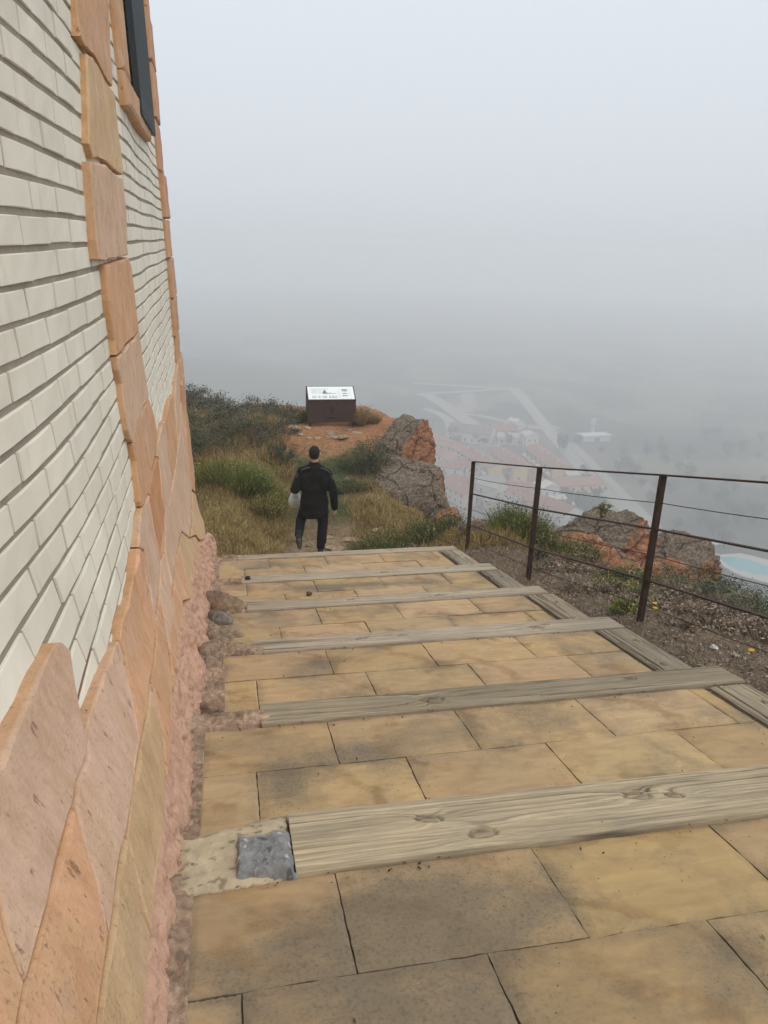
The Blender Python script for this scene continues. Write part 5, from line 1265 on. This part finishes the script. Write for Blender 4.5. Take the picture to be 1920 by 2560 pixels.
# ------------------------------------------------------------------ the valley: roads, fields, town, pool
VZ = -100.
def strip(name, px, w, z, material, **k):
    """a road on the valley floor through the given sight lines"""
    P = np.array([on_valley(a, b)[:2] for a, b in px]); Q = []
    for i in range(len(P)-1):                                  # Catmull-Rom
        p0, p1, p2, p3 = P[max(i-1, 0)], P[i], P[i+1], P[min(i+2, len(P)-1)]
        for t in np.linspace(0, 1, 8, endpoint=(i == len(P)-2)):
            Q.append(.5*((2*p1)+(-p0+p2)*t+(2*p0-5*p1+4*p2-p3)*t*t+(-p0+3*p1-3*p2+p3)*t**3))
    Q = np.array(Q); T = np.gradient(Q, axis=0); T /= np.linalg.norm(T, axis=1)[:, None]; N = np.stack([-T[:, 1], T[:, 0]], 1)
    ww = np.interp(np.linspace(0, 1, len(Q)), np.linspace(0, 1, len(np.atleast_1d(w))), np.atleast_1d(w))[:, None] if not np.isscalar(w) else w
    V = np.concatenate([np.c_[Q-N*ww/2, np.full(len(Q), z)], np.c_[Q+N*ww/2, np.full(len(Q), z)]]); n = len(Q)
    return mesh(name, V, [[i, i+1, n+i+1, n+i] for i in range(n-1)], material, kind='structure', **k)
strip('road', [(1048, 984), (1075, 992), (1110, 1012), (1150, 1040), (1192, 1070), (1222, 1100), (1228, 1118)], (9, 12), -99.90, M['asphalt'])
strip('road', [(1030, 958), (1090, 961), (1160, 965), (1230, 970), (1284, 972)], 8., -99.88, M['asphalt'])
strip('road', [(1048, 986), (1110, 982), (1180, 978), (1240, 974), (1284, 972)], 7., -99.86, M['asphalt'])
strip('road', [(1284, 970), (1312, 1002), (1345, 1042), (1380, 1085), (1402, 1112), (1450, 1165), (1500, 1215), (1550, 1262), (1600, 1310), (1680, 1390)], (9, 8, 7, 6), -99.84, M['asphalt'])
strip('road', [(1150, 1034), (1200, 1040), (1255, 1052), (1288, 1062), (1330, 1066), (1400, 1070)], 6., -99.82, M['asphalt'])
strip('road', [(1062, 1022), (1095, 1034), (1122, 1052), (1131, 1078), (1126, 1104), (1140, 1130)], (6, 7, 7), -99.80, M['asphalt'])
strip('road', [(1425, 1108), (1460, 1140), (1500, 1180), (1560, 1240), (1640, 1320)], 5., -99.78, M['asphalt'])
strip('road', [(1320, 1068), (1360, 1070), (1395, 1069)], 9., -99.76, M['asphalt'])
# pale plots among the fields
def plot(name, px, z, material, **k):
    P = [on_valley(a, b) for a, b in px]; mesh(name, [(p[0], p[1], z) for p in P], [list(range(len(P)))], material, **k)
M['plot'] = m_plain('bare_plot', (.21, .19, .15), .95, .2, .1)
plot('bare_plot', [(1150, 985), (1185, 982), (1195, 1020), (1160, 1025)], -99.93, M['plot'], kind='structure')
plot('bare_plot', [(1140, 1012), (1175, 1008), (1185, 1030), (1150, 1033)], -99.95, M['plot'], kind='structure')
# houses
def unit(v): return v/np.linalg.norm(v)
def house(name, c, ax, L, W, H, wallc, roofc, label, wins=2, endc=None, pitch=.42, group=None, rows=1, front=-1, cat='house'):
    """gabled house: ridge along ax; parts: walls, roof, chimney, windows"""
    ax = np.array([ax[0], ax[1], 0]); ax = ax/np.linalg.norm(ax); ay = np.array([-ax[1], ax[0], 0.])
    o = empty(name, (c[0], c[1], VZ), math.atan2(ax[1], ax[0]), label=label, cat=cat, group=group)
    rh = W/2*pitch
    mb = MB()
    V = [(-L/2, -W/2, -.3), (L/2, -W/2, -.3), (L/2, W/2, -.3), (-L/2, W/2, -.3), (-L/2, -W/2, H), (L/2, -W/2, H), (L/2, W/2, H), (-L/2, W/2, H), (-L/2, 0, H+rh), (L/2, 0, H+rh)]
    mb.add(V, [[0, 1, 5, 4], [2, 3, 7, 6]], 0, wallc)
    mb.add(V, [[1, 2, 6, 9, 5], [3, 0, 4, 8, 7]], 0, endc or wallc)
    mb.build('wall', M['tint'], o)
    mb = MB(); ov = .35
    for s in (-1, 1):
        e0 = s*(W/2+ov); ze = H-ov*pitch
        P = [(-L/2-ov, 0, H+rh+.02), (L/2+ov, 0, H+rh+.02), (L/2+ov, e0, ze), (-L/2-ov, e0, ze)]
        V = P+[(a, b, d+.22) for a, b, d in P]
        mb.add(V, [[0, 3, 2, 1], [4, 5, 6, 7], [0, 1, 5, 4], [1, 2, 6, 5], [2, 3, 7, 6], [3, 0, 4, 7]], 0, roofc)
    rf = mb.build('roof', M['roof'], o)
    if L < 40:
        mb = MB(); mb.box((L*.2-.35, W*.12-.3, H+.2), (L*.2+.35, W*.12+.3, H+rh+1.), 0, (.4, .33, .28)); mb.build('chimney', M['tint'], rf)
    for r_i in range(rows):
        zz = 1.1+2.8*r_i
        if zz+1.3 > H: continue
        for k in range(wins):
            xx = -L/2+(k+.5)*L/wins
            for s in (-1, 1):
                mb = MB(); mb.box((xx-.5, s*(W/2+.03)-.04, zz), (xx+.5, s*(W/2+.03)+.04, zz+1.3)); mb.build('window', M['glass'], o)
        for yy in (-W*.22, W*.22):
            for s in (-1, 1):
                mb = MB(); mb.box((s*(L/2+.03)-.04, yy-.45, zz), (s*(L/2+.03)+.04, yy+.45, zz+1.3)); mb.build('window', M['glass'], o)
    return o
RED = (.25, .105, .075); REDP = (.29, .145, .105); WHT = (.54, .52, .48); CRM = (.58, .50, .34); YEL = (.55, .40, .18); BRK = (.30, .11, .08); DKR = (.16, .13, .13)
ROWS = [((1245, 1203), (1172, 1118), 'terrace of red-roofed houses with an ochre end wall, leftmost of the three'),
        ((1308, 1205), (1250, 1115), 'terrace of red-roofed houses with an ochre end wall, middle of the three'),
        ((1406, 1207), (1338, 1109), 'terrace of red-roofed houses with an ochre end wall, rightmost of the three')]
rowax = None
for (n_, f_, lab) in ROWS:
    a = on_valley(*n_)[:2]; b = on_valley(*f_, z=VZ+8.4)[:2]; d = b-a; L = np.linalg.norm(d); ax = d/L; rowax = ax
    H, W = 6.4, 10.5
    c = (a+b)/2
    o = house('terraced_house', c, ax, L, W, H, (.44, .36, .29), RED, lab, wins=0, endc=YEL, pitch=.40, cat='terrace')
    k = int(L/6.5)
    for s in (-1, 1):
        for i in range(k):
            xx = -L/2+(i+.5)*L/k
            mb = MB(); y0 = s*(W/2)
            lo, hi = sorted((y0-.1*s, y0+1.3*s))
            mb.box((xx-2.9, lo, 2.6), (xx+2.9, hi, 3.7), 0, (.62, .56, .5)); mb.build('balcony', M['tint'], o)
            mb = MB(); lo, hi = sorted((y0-.02*s, y0+.06*s)); mb.box((xx-1.6, lo, .1), (xx+1.2, hi, 2.4)); mb.build('door', M['glass'], o)
            mb = MB(); mb.box((xx-1.2, lo, 4.0), (xx+1.2, hi, 5.9)); mb.build('window', M['glass'], o)
            mb = MB(); lo, hi = sorted((y0+.05*s, y0+1.25*s)); mb.box((xx-3.15, lo, 0), (xx-2.92, hi, 5.6), 0, (.42, .2, .15)); mb.build('party_wall', M['tint'], o)
    for i in range(k):
        mb = MB(); xx = -L/2+(i+.8)*L/k; mb.box((xx-.4, .6, H+1.), (xx+.4, 1.4, H+2.9), 0, (.5, .42, .36)); mb.build('chimney', M['tint'], o)
    mb = MB(); mb.box((-L/2-.06, -W/2-.02, -.3), (-L/2+.4, -W/2+3.6, H-.4), 0, BRK); mb.build('brick_bay', M['tint'], o)
perp = np.array([-rowax[1], rowax[0]])
HOUSES = [ # px, py (base centre), L, W, H, turn (deg from the terraces), wall, roof, label, rows
 ((1178, 1100), 24, 15, 5.5, 62, WHT, DKR, 'wide dark-roofed hall with a white gable above the terraces', 1),
 ((1255, 1094), 14, 11, 5.5, 80, (.4, .3, .25), RED, 'red-brown house just right of the dark-roofed hall', 2),
 ((1288, 1070), 8, 6, 4.5, 20, WHT, (.5, .46, .42), 'small white house by the upper road junction', 1),
 ((1322, 1117), 9, 7, 7.0, 0, WHT, (.45, .42, .4), 'white block at the upper end of the rightmost terrace', 2),
 ((1275, 1108), 14, 8, 4., 75, (.5, .46, .42), (.42, .36, .32), 'low pale shed between the upper red house and the white block', 1),
 ((1085, 1118), 12, 9, 5.5, 30, (.5, .42, .35), REDP, 'red-roofed house highest in the left cluster, near the split boulder', 2),
 ((1112, 1136), 13, 9, 5.5, 50, (.5, .42, .35), RED, 'red-roofed house in the left cluster, second from the top', 2),
 ((1150, 1146), 15, 9, 5.5, 18, (.48, .4, .34), REDP, 'long red-roofed house at the foot of the winding lane', 2),
 ((1095, 1160), 12, 9, 6, 40, (.52, .44, .36), RED, 'red-roofed house beside the speckled boulder, upper', 2),
 ((1128, 1172), 13, 9, 6, 12, WHT, REDP, 'red-roofed white house left of the first terrace', 2),
 ((1128, 1196), 11, 8, 6, 60, WHT, RED, 'white-walled red-roofed house just above the right boulder edge', 2),
 ((1165, 1190), 12, 8, 5.5, 15, (.45, .38, .32), RED, 'brownish house along the street left of the first terrace', 2),
 ((1118, 1236), 15, 10, 6, 70, WHT, RED, 'big red roof closest to the speckled boulder, with white eaves', 2),
 ((1158, 1232), 12, 9, 5.5, 30, (.5, .4, .33), RED, 'red-roofed house just left of the end fence post', 2),
 ((1160, 1256), 12, 9, 5.5, 20, (.5, .4, .33), RED, 'red-roofed house low down, left of the end fence post', 2),
 ((1205, 1226), 18, 10, 4.5, 95, (.5, .46, .38), (.23, .23, .22), 'long grey-roofed building below the first terrace', 1),
 ((1228, 1250), 11, 8, 7, 35, WHT, (.3, .27, .25), 'tall white house with a grey roof between the two far posts', 2),
 ((1257, 1278), 14, 10, 5, 60, (.42, .36, .3), (.21, .20, .19), 'grey-roofed barn low between the two far posts', 1),
 ((1285, 1247), 14, 9, 5.5, 85, (.55, .5, .45), RED, 'red-roofed house below the middle terrace', 2),
 ((1318, 1246), 9, 7, 5, 20, WHT, REDP, 'small white house left of the second fence post', 2),
 ((1300, 1270), 12, 8, 5, 50, (.5, .36, .28), RED, 'orange-red roofed house in front of the one below the middle terrace', 1),
 ((1345, 1278), 15, 9, 5, 40, (.52, .45, .4), RED, 'red-roofed house behind the second fence post', 1),
 ((1362, 1252), 8, 8, 7, 10, WHT, (.55, .5, .46), 'narrow white house right of the second fence post', 2),
 ((1398, 1300), 14, 10, 5.5, 25, WHT, RED, 'white house lowest in the town, gable toward the steps', 1),
 ((1438, 1238), 21, 10, 6, 97, CRM, REDP, 'cream house with two storeys of dark windows right of the terraces', 2),
 ((1388, 1260), 7, 5, 3., 95, WHT, (.5, .47, .43), 'tiny white outbuilding in front of the cream house', 1),
 ((1430, 1205), 9, 7, 4.5, 95, WHT, (.45, .42, .4), 'small white house behind the cream house', 1),
]
for (p, L, W, H, turn, wc, rc, lab, rows) in HOUSES:
    c = on_valley(*p)[:2]; t = R_(turn)
    ax = rowax*math.cos(t)+perp*math.sin(t)
    house('house', c, ax, L, W, H, wc, rc, lab, wins=max(2, int(L/4)), rows=rows)
def box_building(c, ax, L, W, H, col, label, name='shed', cat='building'):
    o = empty(name, (c[0], c[1], VZ), math.atan2(ax[1], ax[0]), label=label, cat=cat)
    mb = MB(); mb.box((-L/2, -W/2, -.3), (L/2, W/2, H), 0, col); mb.build('wall', M['tint'], o)
    mb = MB(); mb.box((-L/2-.2, -W/2-.2, H+.004), (L/2+.2, W/2+.2, H+.3), 0, tuple(x*1.1 for x in col)); mb.build('roof', M['tint'], o)
    mb = MB(); mb.box((-1.5, -W/2-.06, 0), (1.5, -W/2+.02, H*.7)); mb.build('door', M['glass'], o); return o
box_building(on_valley(1483, 1100)[:2], np.array([1, .1]), 18, 8, 3.2, (.42, .41, .40), 'low white warehouse alone in the fog right of the town')
tw = on_valley(1492, 1090)[:2]
o = empty('water_tower', (tw[0], tw[1]+6, VZ), label='pale water tank standing behind the lone warehouse', cat='tower')
mb = MB(); mb.tube([(0, 0, -.3), (0, 0, 5)], 1.1, 16, 0, (.45, .45, .44)); mb.build('shaft', M['tint'], o, smooth=False)
mb = MB(); mb.tube([(0, 0, 5.01), (0, 0, 5.4), (0, 0, 8.6), (0, 0, 8.9)], [1.3, 1.6, 1.6, .6], 16, 0, (.45, .45, .44)); mb.build('tank', M['tint'], o)
# swimming pool
def poly(px, z): return [(p[0], p[1], z) for p in (on_valley(a, b) for a, b in px)]
pc = on_valley(1860, 1415)
pool = empty('swimming_pool', (pc[0], pc[1], VZ), label='turquoise free-form swimming pool with a pale deck at the foot of the hill', cat='swimming pool')
sub = np.array([pc[0], pc[1], VZ])
deckp = [(1770, 1388), (1782, 1384), (1800, 1388), (1850, 1384), (1885, 1392), (1930, 1404), (2010, 1428), (2000, 1490), (1930, 1462), (1880, 1448), (1850, 1440), (1812, 1420), (1795, 1404)]
V = poly(deckp, VZ+.25); n = len(V); V2 = [(a, b, VZ-.3) for a, b, _ in V]
mesh('deck', np.array(V+V2)-sub, [list(range(n))]+[[i, n+i, n+(i+1) % n, (i+1) % n] for i in range(n)], M['deck'], pool)
waterp = [(1797, 1395), (1820, 1393), (1850, 1395), (1872, 1401), (1905, 1413), (1960, 1432), (1950, 1448), (1905, 1438), (1880, 1437), (1868, 1430), (1848, 1428), (1820, 1414)]
V = poly(waterp, VZ+.27); mesh('water', np.array(V)-sub, [list(range(len(V)))], M['water'], pool)
box_building(on_valley(1795, 1360)[:2], np.array([1., .08]), 8.5, 3.2, .5, (.55, .53, .5), 'flat pale concrete platform on the grass above the swimming pool', 'platform', 'platform')
# cars
def car(px, py, rot, col, label):
    p = on_valley(px, py); o = empty('parked_car', (p[0], p[1], VZ+.02), rot, label=label, cat='car')
    prof = [(-2.1, .35), (-2.1, .85), (-1.7, .95), (-1.1, 1.42), (.5, 1.45), (1.1, .98), (1.95, .85), (2.1, .6), (2.1, .35)]
    n = len(prof); V = [(a, -.85, b) for a, b in prof]+[(a, .85, b) for a, b in prof]
    mb = MB(); mb.add(V, [list(range(n)), list(range(n, 2*n))[::-1]]+[[i, n+i, n+(i+1) % n, (i+1) % n] for i in range(n)], 0, col); mb.build('body', M['tint'], o)
    for s in (-1, 1):
        mb = MB(); V = [(-1.25, s*.855, 1.0), (.85, s*.855, 1.0), (.45, s*.855, 1.36), (-1.0, s*.855, 1.36)]; mb.add(V+[(a, b-s*.02, c) for a, b, c in V], [[0, 1, 2, 3], [7, 6, 5, 4]]); mb.build('window', M['glass'], o)
        for xx in (-1.3, 1.3):
            mb = MB(); mb.tube([(xx, s*.72, .32), (xx, s*.9, .32)], .32, 12, 0, (.02, .02, .02)); mb.build('wheel', M['tint'], o)
car(1436, 1262, 1.0, (.7, .7, .7), 'white car parked below the cream house')
car(1252, 1226, .4, (.66, .66, .66), 'white car parked in the yard below the first terrace')
car(1512, 1222, 1.1, (.12, .13, .15), 'dark car on the straight road right of the cream house')
# trees of the valley, each with its own trunk and crown
def valley_tree(seed, hgt, rad, cols):
    r = np.random.default_rng(seed); o = empty('valley_tree', (0, 0, -500))
    mb = MB(); mb.tube([(0, 0, -.3), (.1, 0, hgt*.25), (0, .1, hgt*.6)], [.28, .2, .08], 7, 0, (.09, .07, .05)); mb.build('trunk', M['dirt'], o)
    k = 26; T = r.normal(size=(k, 3)); T /= np.linalg.norm(T, axis=1)[:, None]; T = T*r.uniform(.4, 1., (k, 1))*np.array([rad, rad, hgt*.36])+np.array([0, 0, hgt*.62])
    n = 1500; j = r.integers(0, k, n); P = T[j]+r.normal(size=(n, 3))*rad*.2; N = r.normal(size=(n, 3)); N /= np.linalg.norm(N, axis=1)[:, None]
    pack('crown', [leaves(P, N, r.uniform(.35, .8, n), pal(cols, n, r)*(.7+.6*r.random(k))[j][:, None], r)], M['leaf'], o); return o
PROTO = [valley_tree(501, 8, 3.0, [(.05, .06, .03), (.065, .075, .035)]), valley_tree(502, 6, 2.6, [(.045, .055, .03), (.08, .08, .04)]), valley_tree(503, 11, 1.7, [(.03, .042, .026), (.04, .05, .03)])]
used = set()
TREES = [(1395, 1244, 1, 1.), (1408, 1250, 0, .8), (1420, 1255, 1, .9), (1396, 1262, 1, .7), (1450, 1262, 0, .8), (1470, 1268, 1, 1.), (1490, 1258, 0, .9), (1500, 1275, 1, .9), (1460, 1285, 1, .8), (1480, 1290, 0, .8), (1430, 1290, 1, .8),
         (1398, 1126, 2, 1.), (1404, 1130, 2, .9), (1410, 1135, 2, 1.), (1455, 1200, 2, .9), (1462, 1190, 0, .7), (1132, 1102, 0, 1.), (1142, 1110, 1, 1.), (1190, 1108, 0, .9), (1212, 1112, 1, .9), (1270, 1112, 0, .9), (1290, 1108, 1, .8), (1305, 1112, 0, .8),
         (1280, 1170, 1, .7), (1275, 1190, 1, .7), (1340, 1178, 1, .6), (1352, 1190, 1, .7), (1178, 1168, 1, .7), (1105, 1205, 1, .8), (1240, 1222, 1, .6), (1330, 1258, 1, .7), (1375, 1240, 0, .6)]
rt = np.random.default_rng(77)
for k in range(60):
    px = rt.uniform(1430, 1910); py = rt.uniform(1085, 1370)
    if py < 1085+(px-1430)*.0 or (abs(px-(1402+(py-1112)*1.02)) < 34): continue
    TREES.append((px, py, int(rt.integers(0, 2)), rt.uniform(.6, 1.15)))
for k in range(26): TREES.append((rt.uniform(1210, 1300), rt.uniform(985, 1050), 1, rt.uniform(.5, .8))) if False else None
for (px, py, t, s) in TREES:
    p = on_valley(px, py); src = PROTO[t]
    if t in used:
        o = src.copy(); COL.objects.link(o)
        for ch in src.children:
            c = ch.copy(); COL.objects.link(c); c.parent = o
    else: o = src; used.add(t)
    o.location = (p[0], p[1], VZ); o.scale = (s, s, s*rt.uniform(.85, 1.15)); o.rotation_euler = (0, 0, rt.uniform(0, 6))
    tag(o, 'tall narrow dark tree in a short line beside the straight road' if t == 2 else 'dark tree of the valley floor, blurred by the fog', 'tree', 'narrow trees by the valley road' if t == 2 else 'trees on the valley floor')
# ------------------------------------------------------------------ the fog: one closed box of even air
mb = MB(); mb.box((-1900, -1900, -104), (1900, 1900, 6.6))
m = bpy.data.materials.new('fog'); m.use_nodes = True; t = m.node_tree; t.nodes.clear()
o_ = t.nodes.new('ShaderNodeOutputMaterial'); pv = t.nodes.new('ShaderNodeVolumePrincipled')
pv.inputs['Color'].default_value = (.945, .97, 1.0, 1); pv.inputs['Density'].default_value = .0022; pv.inputs['Anisotropy'].default_value = .2
t.links.new(pv.outputs[0], o_.inputs['Volume'])
mb.build('haze', m, kind='stuff')
